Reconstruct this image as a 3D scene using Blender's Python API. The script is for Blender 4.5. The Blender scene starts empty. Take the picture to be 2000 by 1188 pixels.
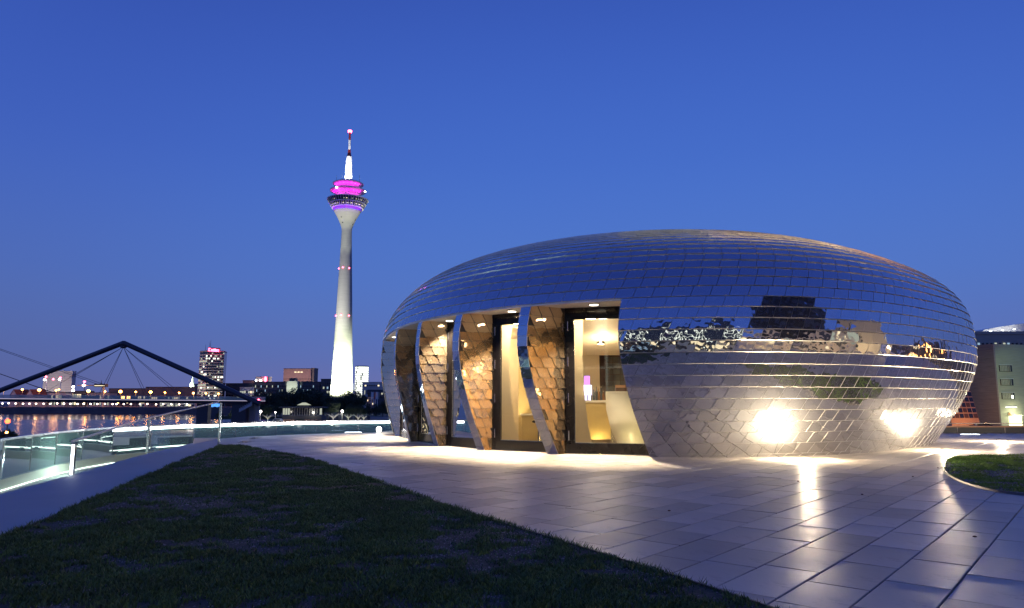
import bpy, math, random
import numpy as np
from mathutils import Vector
sc = bpy.context.scene
COL = sc.collection
rnd = random.Random(7)
RNG = np.random.default_rng(11)
R = math.radians
PI = math.pi

# ------------------------------------------------------------------ camera
EYE = 1.2
FPX = 1400.0
PITCH = math.atan(190 / FPX)
cd = bpy.data.cameras.new('camera')
cam = bpy.data.objects.new('camera', cd)
COL.objects.link(cam)
cam.location = (0, 0, EYE)
cam.rotation_euler = (PI / 2 + PITCH, 0, 0)
cd.sensor_width = 36
cd.lens = 36 * FPX / 2000
cd.clip_start = 0.05
cd.clip_end = 6000
sc.camera = cam
sc.view_settings.view_transform = 'Standard'
sc.view_settings.look = 'None'
sc.view_settings.exposure = 0
sc.view_settings.gamma = 1
sc.cycles.use_denoising = True
sc.cycles.max_bounces = 10
sc.cycles.glossy_bounces = 6
sc.cycles.transparent_max_bounces = 16
sc.cycles.transmission_bounces = 6
sc.cycles.sample_clamp_indirect = 6
sc.cycles.caustics_reflective = True
sc.cycles.caustics_refractive = False
sc.cycles.blur_glossy = 0.3


def lin(r, g, b, k=1.0):
    f = lambda v: ((v / 255 + 0.055) / 1.055) ** 2.4 if v > 10.3 else v / 255 / 12.92
    return (f(r) * k, f(g) * k, f(b) * k, 1)


# ------------------------------------------------------------------ dusk sky
w = bpy.data.worlds.new('World')
sc.world = w
w.use_nodes = True
nt = w.node_tree
N = nt.nodes
Lk = nt.links
N.clear()
out = N.new('ShaderNodeOutputWorld')
bg = N.new('ShaderNodeBackground')
Lk.new(bg.outputs[0], out.inputs[0])
tc = N.new('ShaderNodeTexCoord')
sx = N.new('ShaderNodeSeparateXYZ')
Lk.new(tc.outputs['Generated'], sx.inputs[0])
def ramp(stops):
    r = N.new('ShaderNodeValToRGB')
    r.color_ramp.interpolation = 'B_SPLINE'
    while len(r.color_ramp.elements) < len(stops):
        r.color_ramp.elements.new(0.5)
    for e, (p, c) in zip(r.color_ramp.elements, stops):
        e.position = p
        e.color = c
    Lk.new(sx.outputs[2], r.inputs[0])
    return r
# stops are sin(elevation); the west (towards +x +y) keeps a paler blue after sunset
west = ramp([(0.0, lin(112, 114, 168)), (0.06, lin(92, 112, 180)), (0.16, lin(84, 122, 200)), (0.32, lin(70, 112, 205)), (0.55, lin(55, 88, 185)), (1.0, lin(35, 55, 132))])
east = ramp([(0.0, lin(92, 97, 150)), (0.06, lin(87, 104, 164)), (0.16, lin(80, 110, 184)), (0.32, lin(63, 98, 193)), (0.55, lin(50, 78, 168)), (1.0, lin(35, 55, 132))])
dt = N.new('ShaderNodeVectorMath')
dt.operation = 'DOT_PRODUCT'
Lk.new(tc.outputs['Generated'], dt.inputs[0])
dt.inputs[1].default_value = (math.sin(R(12)), math.cos(R(12)), 0)
mr = N.new('ShaderNodeMapRange')
mr.interpolation_type = 'SMOOTHSTEP'
Lk.new(dt.outputs['Value'], mr.inputs[0])
mr.inputs[1].default_value = 0.62
mr.inputs[2].default_value = 1.0
mx = N.new('ShaderNodeMix')
mx.data_type = 'RGBA'
Lk.new(mr.outputs[0], mx.inputs[0])
Lk.new(east.outputs[0], mx.inputs[6])
Lk.new(west.outputs[0], mx.inputs[7])
Lk.new(mx.outputs[2], bg.inputs[0])
bg.inputs[1].default_value = 1.0


# ------------------------------------------------------------------ camera ray helpers
CP, SP = math.cos(PITCH), math.sin(PITCH)
def ray(px, py):
    X = (px - 1000) / FPX
    U = -(py - 594) / FPX
    return X, CP - U * SP, SP + U * CP
def at(px, py, Y):
    x, y, z = ray(px, py)
    k = Y / y
    return Vector((x * k, Y, EYE + z * k))
def gr(px, py, z=0.0):
    x, y, zz = ray(px, py)
    k = (z - EYE) / zz
    return Vector((x * k, y * k, z))
def ppm(Y):
    return FPX / Y        # photograph pixels per metre at a depth


# ------------------------------------------------------------------ materials
MATS = {}
def newmat(name):
    m = bpy.data.materials.new(name)
    m.use_nodes = True
    n = m.node_tree
    for q in list(n.nodes):
        n.nodes.remove(q)
    o = n.nodes.new('ShaderNodeOutputMaterial')
    MATS[name] = m
    return m, n, o
def noise(n, scale, detail=4, rough=0.6, vec=None, sxyz=None, kind='Object'):
    t = n.nodes.new('ShaderNodeTexCoord')
    src = t.outputs[kind]
    if sxyz:
        mp = n.nodes.new('ShaderNodeMapping')
        mp.inputs['Scale'].default_value = sxyz
        n.links.new(src, mp.inputs[0])
        src = mp.outputs[0]
    z = n.nodes.new('ShaderNodeTexNoise')
    z.inputs['Scale'].default_value = scale
    z.inputs['Detail'].default_value = detail
    z.inputs['Roughness'].default_value = rough
    n.links.new(src, z.inputs['Vector'])
    return z
def pbr(name, col, rough=0.6, metal=0.0, var=0.15, nscale=3.0, bump=0.0, bscale=20.0, sxyz=None, island=0.0, rvar=0.0, spec=0.5, coord='Object', bdist=0.02, speck=0.0):
    m, n, o = newmat(name)
    p = n.nodes.new('ShaderNodeBsdfPrincipled')
    n.links.new(p.outputs[0], o.inputs[0])
    z = noise(n, nscale, sxyz=sxyz, kind=coord)
    rp = n.nodes.new('ShaderNodeMapRange')
    rp.inputs[1].default_value = 0.25
    rp.inputs[2].default_value = 0.75
    rp.inputs[3].default_value = 1 - var
    rp.inputs[4].default_value = 1 + var
    n.links.new(z.outputs['Fac'], rp.inputs[0])
    fac = rp.outputs[0]
    if island:
        g = n.nodes.new('ShaderNodeNewGeometry')
        oi = n.nodes.new('ShaderNodeObjectInfo')
        ad = n.nodes.new('ShaderNodeMath'); ad.operation = 'ADD'
        n.links.new(g.outputs['Random Per Island'], ad.inputs[0])
        n.links.new(oi.outputs['Random'], ad.inputs[1])
        fr = n.nodes.new('ShaderNodeMath'); fr.operation = 'FRACT'
        n.links.new(ad.outputs[0], fr.inputs[0])
        r2 = n.nodes.new('ShaderNodeMapRange')
        r2.inputs[3].default_value = 1 - island
        r2.inputs[4].default_value = 1 + island
        n.links.new(fr.outputs[0], r2.inputs[0])
        mu = n.nodes.new('ShaderNodeMath'); mu.operation = 'MULTIPLY'
        n.links.new(fac, mu.inputs[0]); n.links.new(r2.outputs[0], mu.inputs[1])
        fac = mu.outputs[0]
    if speck:
        zs = noise(n, 2.6, detail=8, rough=0.75, kind=coord)
        r3 = n.nodes.new('ShaderNodeMapRange'); r3.inputs[1].default_value = 0.56; r3.inputs[2].default_value = 0.70; r3.inputs[3].default_value = 1; r3.inputs[4].default_value = 1 - speck
        n.links.new(zs.outputs['Fac'], r3.inputs[0])
        mm = n.nodes.new('ShaderNodeMath'); mm.operation = 'MULTIPLY'
        n.links.new(fac, mm.inputs[0]); n.links.new(r3.outputs[0], mm.inputs[1]); fac = mm.outputs[0]
    sc_ = n.nodes.new('ShaderNodeVectorMath'); sc_.operation = 'SCALE'
    sc_.inputs[0].default_value = col[:3]
    n.links.new(fac, sc_.inputs['Scale'])
    n.links.new(sc_.outputs[0], p.inputs['Base Color'])
    p.inputs['Metallic'].default_value = metal
    p.inputs['Specular IOR Level'].default_value = spec
    if rvar:
        z2 = noise(n, nscale * 2.3, kind=coord, sxyz=sxyz)
        rr = n.nodes.new('ShaderNodeMapRange')
        rr.inputs[1].default_value = 0.3; rr.inputs[2].default_value = 0.7
        rr.inputs[3].default_value = max(0.02, rough - rvar); rr.inputs[4].default_value = rough + rvar
        n.links.new(z2.outputs['Fac'], rr.inputs[0]); n.links.new(rr.outputs[0], p.inputs['Roughness'])
    else:
        p.inputs['Roughness'].default_value = rough
    if bump:
        zb = noise(n, bscale, kind=coord, sxyz=sxyz)
        b = n.nodes.new('ShaderNodeBump')
        b.inputs['Strength'].default_value = bump
        b.inputs['Distance'].default_value = bdist
        n.links.new(zb.outputs['Fac'], b.inputs['Height'])
        n.links.new(b.outputs[0], p.inputs['Normal'])
    return m
def emit(name, col, s):
    m, n, o = newmat(name)
    e = n.nodes.new('ShaderNodeEmission')
    e.inputs[0].default_value = (*col[:3], 1)
    e.inputs[1].default_value = s
    n.links.new(e.outputs[0], o.inputs[0])
    return m
def glass(name, tint, ior=1.5, milk=0.0, rough=0.0):
    m, n, o = newmat(name)
    t = n.nodes.new('ShaderNodeBsdfTransparent'); t.inputs[0].default_value = (*tint, 1)
    g = n.nodes.new('ShaderNodeBsdfGlossy'); g.inputs['Roughness'].default_value = rough
    f = n.nodes.new('ShaderNodeFresnel'); f.inputs[0].default_value = ior
    m1 = n.nodes.new('ShaderNodeMixShader')
    n.links.new(f.outputs[0], m1.inputs[0]); n.links.new(t.outputs[0], m1.inputs[1]); n.links.new(g.outputs[0], m1.inputs[2])
    last = m1
    if milk:
        d = n.nodes.new('ShaderNodeBsdfDiffuse'); d.inputs[0].default_value = (0.55, 0.85, 0.78, 1)
        tr = n.nodes.new('ShaderNodeBsdfTranslucent'); tr.inputs[0].default_value = (0.55, 0.85, 0.78, 1)
        ad = n.nodes.new('ShaderNodeMixShader'); ad.inputs[0].default_value = 0.5
        n.links.new(d.outputs[0], ad.inputs[1]); n.links.new(tr.outputs[0], ad.inputs[2])
        m2 = n.nodes.new('ShaderNodeMixShader'); m2.inputs[0].default_value = milk
        n.links.new(m1.outputs[0], m2.inputs[1]); n.links.new(ad.outputs[0], m2.inputs[2])
        last = m2
    n.links.new(last.outputs[0], o.inputs[0])
    return m

def steel(name, col, r1=0.03, r2=0.32, mixf=0.12, wave=0.25, haze=0.0):
    """polished sheet: a sharp lobe plus thin broad lobes that imitate glare round lamp reflections, sheets slightly buckled"""
    m, n, o = newmat(name)
    a = n.nodes.new('ShaderNodeBsdfGlossy'); a.inputs['Roughness'].default_value = r1; a.inputs[0].default_value = (*col, 1)
    b = n.nodes.new('ShaderNodeBsdfGlossy'); b.inputs['Roughness'].default_value = r2; b.inputs[0].default_value = (*col, 1)  # broad lobe stands in for glare round the lamps' reflections
    mxs = n.nodes.new('ShaderNodeMixShader')
    z = noise(n, 1.7, kind='Object')
    rr = n.nodes.new('ShaderNodeMapRange'); rr.inputs[1].default_value = 0.3; rr.inputs[2].default_value = 0.7
    rr.inputs[3].default_value = mixf * 0.5; rr.inputs[4].default_value = mixf * 1.5
    n.links.new(z.outputs['Fac'], rr.inputs[0]); n.links.new(rr.outputs[0], mxs.inputs[0])
    zb = noise(n, 5.5, detail=1.0, rough=0.4)
    bp = n.nodes.new('ShaderNodeBump'); bp.inputs['Strength'].default_value = wave; bp.inputs['Distance'].default_value = 0.02
    n.links.new(zb.outputs['Fac'], bp.inputs['Height'])
    zw = noise(n, 0.9, detail=2)
    rw = n.nodes.new('ShaderNodeMapRange'); rw.inputs[1].default_value = 0.35; rw.inputs[2].default_value = 0.65
    rw.inputs[3].default_value = wave * 0.5; rw.inputs[4].default_value = wave * 1.7
    n.links.new(zw.outputs['Fac'], rw.inputs[0]); n.links.new(rw.outputs[0], bp.inputs['Strength'])
    for q in (a, b):
        n.links.new(bp.outputs[0], q.inputs['Normal'])
    n.links.new(a.outputs[0], mxs.inputs[1]); n.links.new(b.outputs[0], mxs.inputs[2])
    last = mxs
    if haze:
        c = n.nodes.new('ShaderNodeBsdfGlossy'); c.inputs['Roughness'].default_value = 0.62; c.inputs[0].default_value = (*col, 1)
        m3 = n.nodes.new('ShaderNodeMixShader'); m3.inputs[0].default_value = haze
        n.links.new(mxs.outputs[0], m3.inputs[1]); n.links.new(c.outputs[0], m3.inputs[2]); last = m3
    n.links.new(last.outputs[0], o.inputs[0])
    return m

M = dict(
    shell=steel('polished_steel', (0.70, 0.71, 0.73), wave=0.26, mixf=0.05, r2=0.19, haze=0.06),
    fin=steel('polished_steel_fin', (0.84, 0.66, 0.46), wave=0.12, mixf=0.20, r2=0.42),  # golden tint puts the bar's warm reflections into the steel colour
    core=pbr('dark_substructure', (0.05, 0.045, 0.04), 0.5),
    brass=pbr('tile_edge_steel', (0.80, 0.76, 0.70), 0.30, metal=0.75),
    slab=pbr('paving_concrete', (0.50, 0.445, 0.38), 0.44, var=0.20, nscale=1.1, island=0.22, rvar=0.10, speck=0.4, bump=0.4, bscale=70, spec=0.55, coord='Generated' if False else 'Object', bdist=0.004),
    joint=pbr('joint_bed', (0.03, 0.03, 0.032), 0.9),
    path=pbr('path_concrete', (0.42, 0.41, 0.40), 0.62, var=0.07, nscale=0.8, bump=0.25, bscale=60, bdist=0.004),
    soil=pbr('gravelly_soil', (0.085, 0.082, 0.062), 0.9, var=0.5, nscale=26, bump=0.9, bscale=70),
    grass=pbr('grass_blade', (0.075, 0.145, 0.045), 0.6, var=0.4, nscale=1.6, island=0.4),
    grassr=pbr('uplit_grass_blade', (0.14, 0.25, 0.035), 0.6, var=0.4, nscale=1.6, island=0.4),  # brighter than the lawn grass: uplight on the bed put into colour
    pebble=pbr('pale_pebble', (0.20, 0.19, 0.18), 0.7, var=0.3, island=0.5),
    edging=pbr('steel_edging', (0.16, 0.14, 0.14), 0.45, metal=0.8),
    black=pbr('black_frame', (0.006, 0.005, 0.005), 0.2, spec=0.2),
    stainless=pbr('stainless', (0.62, 0.62, 0.63), 0.22, metal=1.0),
    soffit=pbr('soffit_plaster', (0.72, 0.68, 0.6), 0.6, var=0.03),
    cream=pbr('cream_plaster', (0.72, 0.6, 0.42), 0.6, var=0.04),
    gold=pbr('golden_laminate', (0.55, 0.42, 0.2), 0.35, var=0.08),
    whitec=pbr('white_corian', (0.8, 0.76, 0.66), 0.3, var=0.02),
    brown=pbr('brown_wood', (0.10, 0.045, 0.025), 0.45, var=0.3, nscale=5),
    floor_in=pbr('bar_floor', (0.35, 0.28, 0.2), 0.35),
    mirrorwall=pbr('slate_tiles', (0.16, 0.17, 0.18), 0.2, var=0.2, island=0.25),
    conc=pbr('concrete', (0.36, 0.36, 0.35), 0.8, var=0.12, nscale=0.15),
    tower=pbr('tower_concrete', (0.40, 0.40, 0.37), 0.85, var=0.10, nscale=0.4, sxyz=(0.25, 0.25, 3.0)),
    darkc=pbr('dark_cladding', (0.07, 0.075, 0.085), 0.5, var=0.15, nscale=0.2),
    bluec=pbr('slate_roof', (0.05, 0.055, 0.08), 0.6, var=0.2, nscale=0.1),
    pinkc=pbr('pink_brick_cladding', (0.42, 0.25, 0.21), 0.8, var=0.08, nscale=0.2),
    pale=pbr('pale_render', (0.55, 0.53, 0.5), 0.8, var=0.08, nscale=0.15),
    redroof=pbr('red_tile_roof', (0.22, 0.07, 0.05), 0.8),
    brick=pbr('reddish_clinker', (0.19, 0.155, 0.14), 0.75, var=0.25, nscale=1.2, sxyz=(0.3, 0.3, 3)),
    greyclad=pbr('grey_green_cladding', (0.36, 0.37, 0.31), 0.7, var=0.12, nscale=1.2, sxyz=(0.3, 0.3, 3)),
    terra=pbr('orange_frame', (0.55, 0.3, 0.16), 0.6),
    bridge=pbr('bridge_steel', (0.055, 0.052, 0.065), 0.4, var=0.1),
    deckm=pbr('bridge_deck', (0.35, 0.33, 0.36), 0.6),
    redp=pbr('red_paint', (0.5, 0.06, 0.03), 0.4),
    purplep=pbr('violet_paint', (0.35, 0.12, 0.8), 0.5),
    whitep=pbr('white_paint', (0.8, 0.8, 0.78), 0.5, var=0.04),
    bark=pbr('bark', (0.10, 0.08, 0.055), 0.9, var=0.3),
    leaf=pbr('dark_leaf', (0.035, 0.06, 0.028), 0.7, var=0.5, nscale=0.4, island=0.35),
    asphalt=pbr('asphalt', (0.05, 0.05, 0.05), 0.8),
    land=pbr('park_ground', (0.05, 0.065, 0.035), 0.9, var=0.4, nscale=0.05),
    quay=pbr('quay_stone', (0.17, 0.13, 0.13), 0.9, var=0.3, nscale=0.08),
    pane=pbr('dark_window', (0.025, 0.03, 0.04), 0.12, spec=0.6),
    glass_bal=glass('balustrade_glass', (0.80, 0.93, 0.90), milk=0.20),
    glass_door=glass('door_glass', (0.95, 0.95, 0.93), ior=1.3),
    glass_br=glass('bridge_rail_glass', (0.8, 0.8, 0.85), milk=0.3),
    trail=emit('glowing_deck_edge', (0.78, 0.70, 0.95), 0.55),  # lit look of the deck edge put into emission
    winwarm=emit('window_warm', (1.0, 0.82, 0.5), 1.5),
    winwhite=emit('window_white', (0.95, 1.0, 0.85), 2.2),
    wincool=emit('window_cool', (0.5, 0.75, 1.0), 0.6),
    winsoft=emit('window_dim', (0.9, 0.95, 0.75), 0.55),
    led=emit('led_white', (0.86, 0.93, 1.0), 9.0),
    led2=emit('led_green_white', (0.8, 1.0, 0.9), 3.0),
    uplight=emit('uplight_lens', (1.0, 0.84, 0.58), 80.0),
    floodl=emit('flood_lens', (1.0, 0.92, 0.85), 9.0),
    downl=emit('downlight_lens', (1.0, 0.9, 0.72), 9.0),
    lampw=emit('lamp_white', (1.0, 0.88, 0.85), 16.0),
    lampo=emit('lamp_orange', (1.0, 0.36, 0.05), 50.0),
    quaylamp=emit('quay_lamp', (1.0, 0.78, 0.64), 8.0),
    lamps=emit('lamp_salmon', (1.0, 0.40, 0.10), 16.0),
    redl=emit('red_beacon', (1.0, 0.09, 0.16), 14.0),
    redsign=emit('red_neon', (1.0, 0.07, 0.14), 16.0),
    magenta=emit('magenta_light', (1.0, 0.02, 0.85), 3.0),
    violet=emit('violet_light', (0.32, 0.05, 1.0), 1.6),
    bottlelight=emit('bottle_backlight', (0.72, 0.66, 1.0), 3.2),
    violetbox=emit('violet_display', (0.55, 0.2, 1.0), 2.5),
    bluesign=emit('blue_screen', (0.1, 0.35, 1.0), 1.6),
)
# violet wash behind bottles etc. keep bottles dark glass
M['bottle'] = pbr('dark_bottle', (0.02, 0.03, 0.05), 0.1, spec=0.7)
M['bottle2'] = pbr('amber_bottle', (0.25, 0.09, 0.02), 0.1, spec=0.7)

# water
def water(name, rough, bscale, bump, sxyz):
    m, n, o = newmat(name)
    p = n.nodes.new('ShaderNodeBsdfPrincipled')
    p.inputs['Base Color'].default_value = (0.02, 0.028, 0.05, 1)
    p.inputs['Roughness'].default_value = rough
    p.inputs['IOR'].default_value = 1.33
    p.inputs['Specular IOR Level'].default_value = 0.55
    z = noise(n, bscale, detail=3, sxyz=sxyz)
    b = n.nodes.new('ShaderNodeBump'); b.inputs['Strength'].default_value = bump; b.inputs['Distance'].default_value = 0.25
    n.links.new(z.outputs['Fac'], b.inputs['Height'])
    n.links.new(b.outputs[0], p.inputs['Normal'])
    n.links.new(p.outputs[0], o.inputs[0])
    return m
M['river'] = water('river_water', 0.13, 0.3, 0.03, (0.10, 1.0, 1))
M['harbour'] = water('harbour_water', 0.23, 0.22, 0.06, (0.06, 1.0, 1))

# ------------------------------------------------------------------ object helpers
ORG = {}
def tag(o, label=None, cat=None, group=None, kind=None):
    if label: o['label'] = label
    if cat: o['category'] = cat
    if group: o['group'] = group
    if kind: o['kind'] = kind
    return o
def thing(name, label, cat, loc, group=None):
    o = bpy.data.objects.new(name, None)
    COL.objects.link(o)
    o.location = loc
    o.empty_display_size = 0.2
    ORG[o.name] = Vector(loc)
    return tag(o, label, cat, group)

class MB:
    def __init__(s):
        s.v = []; s.f = []; s.m = []
    def add(s, vs, fs, mi=0):
        b = len(s.v)
        s.v.extend([tuple(q) for q in vs])
        s.f.extend([tuple(b + i for i in q) for q in fs])
        s.m.extend([mi] * len(fs))
        return s
    def box(s, x0, x1, y0, y1, z0, z1, mi=0):
        vs = [(x0, y0, z0), (x1, y0, z0), (x1, y1, z0), (x0, y1, z0), (x0, y0, z1), (x1, y0, z1), (x1, y1, z1), (x0, y1, z1)]
        return s.add(vs, [(0, 3, 2, 1), (4, 5, 6, 7), (0, 1, 5, 4), (1, 2, 6, 5), (2, 3, 7, 6), (3, 0, 4, 7)], mi)
    def obox(s, c, ax, ay, hx, hy, z0, z1, mi=0):
        """box on ground-plane axes ax, ay (unit 2-vectors) about centre c"""
        vs = []
        for z in (z0, z1):
            for a, b in ((-1, -1), (1, -1), (1, 1), (-1, 1)):
                vs.append((c[0] + ax[0] * hx * a + ay[0] * hy * b, c[1] + ax[1] * hx * a + ay[1] * hy * b, z))
        return s.add(vs, [(0, 3, 2, 1), (4, 5, 6, 7), (0, 1, 5, 4), (1, 2, 6, 5), (2, 3, 7, 6), (3, 0, 4, 7)], mi)
    def tube(s, a, b, r0, r1=None, n=8, cap=True, mi=0):
        a = Vector(a); b = Vector(b); r1 = r0 if r1 is None else r1
        d = (b - a).normalized()
        u = d.orthogonal().normalized(); w_ = d.cross(u)
        vs = []
        for p, r in ((a, r0), (b, r1)):
            for i in range(n):
                t = 2 * PI * i / n
                vs.append(p + u * (r * math.cos(t)) + w_ * (r * math.sin(t)))
        fs = [(i, (i + 1) % n, n + (i + 1) % n, n + i) for i in range(n)]
        if cap:
            fs += [tuple(range(n - 1, -1, -1)), tuple(range(n, 2 * n))]
        return s.add(vs, fs, mi)
    def lathe(s, c, prof, n=24, mi=0, cap=True):
        vs = []
        for r, z in prof:
            for i in range(n):
                t = 2 * PI * i / n
                vs.append((c[0] + r * math.cos(t), c[1] + r * math.sin(t), c[2] + z))
        fs = []
        for k in range(len(prof) - 1):
            for i in range(n):
                fs.append((k * n + i, k * n + (i + 1) % n, (k + 1) * n + (i + 1) % n, (k + 1) * n + i))
        if cap:
            fs.append(tuple(range(n - 1, -1, -1)))
            fs.append(tuple((len(prof) - 1) * n + i for i in range(n)))
        return s.add(vs, fs, mi)
    def prism(s, pts, z0, z1, mi=0):
        n = len(pts)
        vs = [(p[0], p[1], z0) for p in pts] + [(p[0], p[1], z1) for p in pts]
        fs = [(i, (i + 1) % n, n + (i + 1) % n, n + i) for i in range(n)]
        fs += [tuple(range(n - 1, -1, -1)), tuple(range(n, 2 * n))]
        return s.add(vs, fs, mi)
    def sphere(s, c, r, n=10, mi=0, sz=1.0):
        prof = [(max(1e-3, r * math.sin(PI * k / (n // 2 + 1))), -r * sz * math.cos(PI * k / (n // 2 + 1))) for k in range(0, n // 2 + 2)]
        return s.lathe(c, prof, n, mi)
    def mesh(s, name, mats, org=(0, 0, 0), smooth=False):
        me = bpy.data.meshes.new(name)
        ox, oy, oz = org
        me.from_pydata([(a - ox, b - oy, c - oz) for a, b, c in s.v], [], s.f)
        for q in mats:
            me.materials.append(q)
        if len(mats) > 1:
            me.polygons.foreach_set('material_index', s.m)
        if smooth:
            me.shade_smooth() if hasattr(me, 'shade_smooth') else None
            if smooth != True:
                try: me.set_sharp_from_angle(angle=R(smooth))
                except Exception: pass
        me.update()
        return me
    def build(s, name, mat, parent=None, smooth=False, kind=None, label=None, loc=None):
        mats = mat if isinstance(mat, (list, tuple)) else [mat]
        if parent is not None:
            org = ORG[parent.name]
        else:
            org = Vector(loc) if loc is not None else Vector((0, 0, 0))
        o = bpy.data.objects.new(name, s.mesh(name, mats, org, smooth))
        COL.objects.link(o)
        if parent is not None:
            o.parent = parent
            ORG[o.name] = org
        else:
            o.location = org
            ORG[o.name] = org
        if kind: o['kind'] = kind
        if label: o['label'] = label
        return o
def linkcopy(o, parent, name=None):
    c = o.copy()
    COL.objects.link(c)
    c.parent = parent
    return c
def copy_tree(o, loc=None, label=None, parent=None):
    c = o.copy()
    COL.objects.link(c)
    if parent is not None: c.parent = parent
    if loc is not None: c.location = loc
    if label: c['label'] = label
    for ch in list(o.children):
        copy_tree(ch, parent=c)
    return c
def npmesh(name, verts, faces, mats, mi=None, smooth=None):
    """verts (n,3), faces (m,k) numpy"""
    me = bpy.data.meshes.new(name)
    verts = np.asarray(verts, np.float32); faces = np.asarray(faces, np.int32)
    k = faces.shape[1]
    me.vertices.add(len(verts)); me.vertices.foreach_set('co', verts.ravel())
    me.loops.add(faces.size); me.loops.foreach_set('vertex_index', faces.ravel())
    me.polygons.add(len(faces))
    me.polygons.foreach_set('loop_start', np.arange(0, faces.size, k, dtype=np.int32))
    try: me.polygons.foreach_set('loop_total', np.full(len(faces), k, np.int32))
    except Exception: pass
    for q in mats: me.materials.append(q)
    if mi is not None: me.polygons.foreach_set('material_index', np.asarray(mi, np.int32))
    if smooth is not None: me.polygons.foreach_set('use_smooth', np.asarray(smooth, bool))
    me.update(); me.validate()
    return me
def mkobj(name, me, parent=None, loc=None, kind=None):
    o = bpy.data.objects.new(name, me)
    COL.objects.link(o)
    if parent is not None: o.parent = parent
    if loc is not None: o.location = loc
    if kind: o['kind'] = kind
    return o
def lamp(kind, name, loc, energy, col, parent=None, size=0.1, aim=None, cone=None, blend=0.5, sx_=None, sy_=None):
    l = bpy.data.lights.new(name, kind)
    l.energy = energy; l.color = col
    if kind in ('POINT', 'SPOT'): l.shadow_soft_size = size
    if kind == 'SPOT':
        l.spot_size = R(cone); l.spot_blend = blend
    if kind == 'AREA':
        l.shape = 'RECTANGLE'; l.size = sx_; l.size_y = sy_
    o = bpy.data.objects.new(name, l)
    COL.objects.link(o)
    o.location = loc
    if aim is not None:
        o.rotation_euler = (Vector(aim) - Vector(loc)).to_track_quat('-Z', 'Y').to_euler()
    if parent is not None:
        o.parent = parent
        o.location = Vector(loc) - ORG[parent.name]
    return o

# ------------------------------------------------------------------ pavilion body as a function (t in degrees, z)
P_ = [3.5971, 24.9718, 10.2889, 8.2405, -0.6923, 2.6059, 6.4575, 0.9059, 3.5586, 1.3769, -0.8038, 1.429, -0.0054, -0.0002, -0.0814, 0.0325, 0.0868, -0.0107, -0.2504, -0.1147]
def S(t, z, grow=0.0):
    cx, cy, a, b, ph, zm, H, rb, pu, pl, sx_, sy_, c2, s2, c3, s3, c1, s1, sbx, sby = P_
    t = np.radians(t); z = np.asarray(z, float)
    q = np.clip((z - zm) / (H - zm), 0, 1); qb = np.clip((zm - z) / zm, 0, 1)
    r = np.where(z < zm, 1 - (1 - rb) * (2 * qb * qb / (qb + 1)), np.sqrt(np.clip(1 - q ** pu, 0, 1)))
    Rr = 1 + c1 * np.cos(t) + s1 * np.sin(t) + c2 * np.cos(4 * t) + s2 * np.sin(4 * t) + c3 * np.cos(3 * t) + s3 * np.sin(3 * t)
    x = r * a * np.cos(t) * Rr + sx_ * q ** 1.7 + sbx * qb ** 1.7
    y = r * b * np.sin(t) * Rr + sy_ * q ** 1.7 + sby * qb ** 1.7
    P = np.stack([cx + x * np.cos(ph) - y * np.sin(ph), cy + x * np.sin(ph) + y * np.cos(ph), np.broadcast_to(z, x.shape)], -1)
    return P
def SN(t, z):
    e = 0.3; ez = 0.02
    a = S(t + e, z) - S(t - e, z)
    z2 = np.minimum(z + ez, P_[6] - 1e-4)
    b = S(t, z2) - S(t, z - ez)
    n = np.cross(a, b)
    return n / np.linalg.norm(n, axis=-1, keepdims=True)
ZH = 3.39
RH = 0.2371
def proj(P):
    P = np.asarray(P)
    d = P[..., 1] * CP + (P[..., 2] - EYE) * SP
    u = -P[..., 1] * SP + (P[..., 2] - EYE) * CP
    return 1000 + FPX * P[..., 0] / d, 594 - FPX * u / d

# ------------------------------------------------------------------ terrace, paving, path
terr = [(-3.0, -8), (-4.6, 3), (-6.2, 7.6), (-6.69, 9.62), (-7.23, 12.04), (-8.0, 15), (-8.47, 16.94), (-9.1, 20.3), (-9.56, 22.7), (-9.1, 25.2), (-7.7, 27.0), (-5.4, 28.4), (-4.9, 36), (16, 38), (16.5, 27.8), (70, 27.8), (70, -70), (-3, -70)]
b = MB(); b.prism(terr, -11.2, -0.07)
tb = b.build('terrace', M['joint'], kind='structure')
b = MB(); b.prism([(-2.9, -69.9), (69.9, -69.9), (69.9, -14.4), (-2.9, -14.4)], -0.066, -0.001); b.build('rear_terrace', M['slab'], kind='structure')
b = MB(); b.prism([(44.6, -14.3), (69.9, -14.3), (69.9, 27.5), (44.6, 27.5)], -0.066, -0.001); b.build('side_terrace', M['slab'], kind='structure')
walk = [(-7.0, -8), (-7.9, 4), (-9.2, 9), (-10.5, 14.4), (-11.6, 18), (-12.05, 20.7), (-11.9, 22.9), (-10.7, 25.7), (-8.1, 28.9), (-5.2, 30.3), (-4.6, 30.3), (-4.6, 20), (-3, 0), (-3, -8)]
b = MB(); b.prism(walk, -11.2, -0.62)
wk = b.build('lower_walkway', M['conc'], kind='structure')

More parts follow.
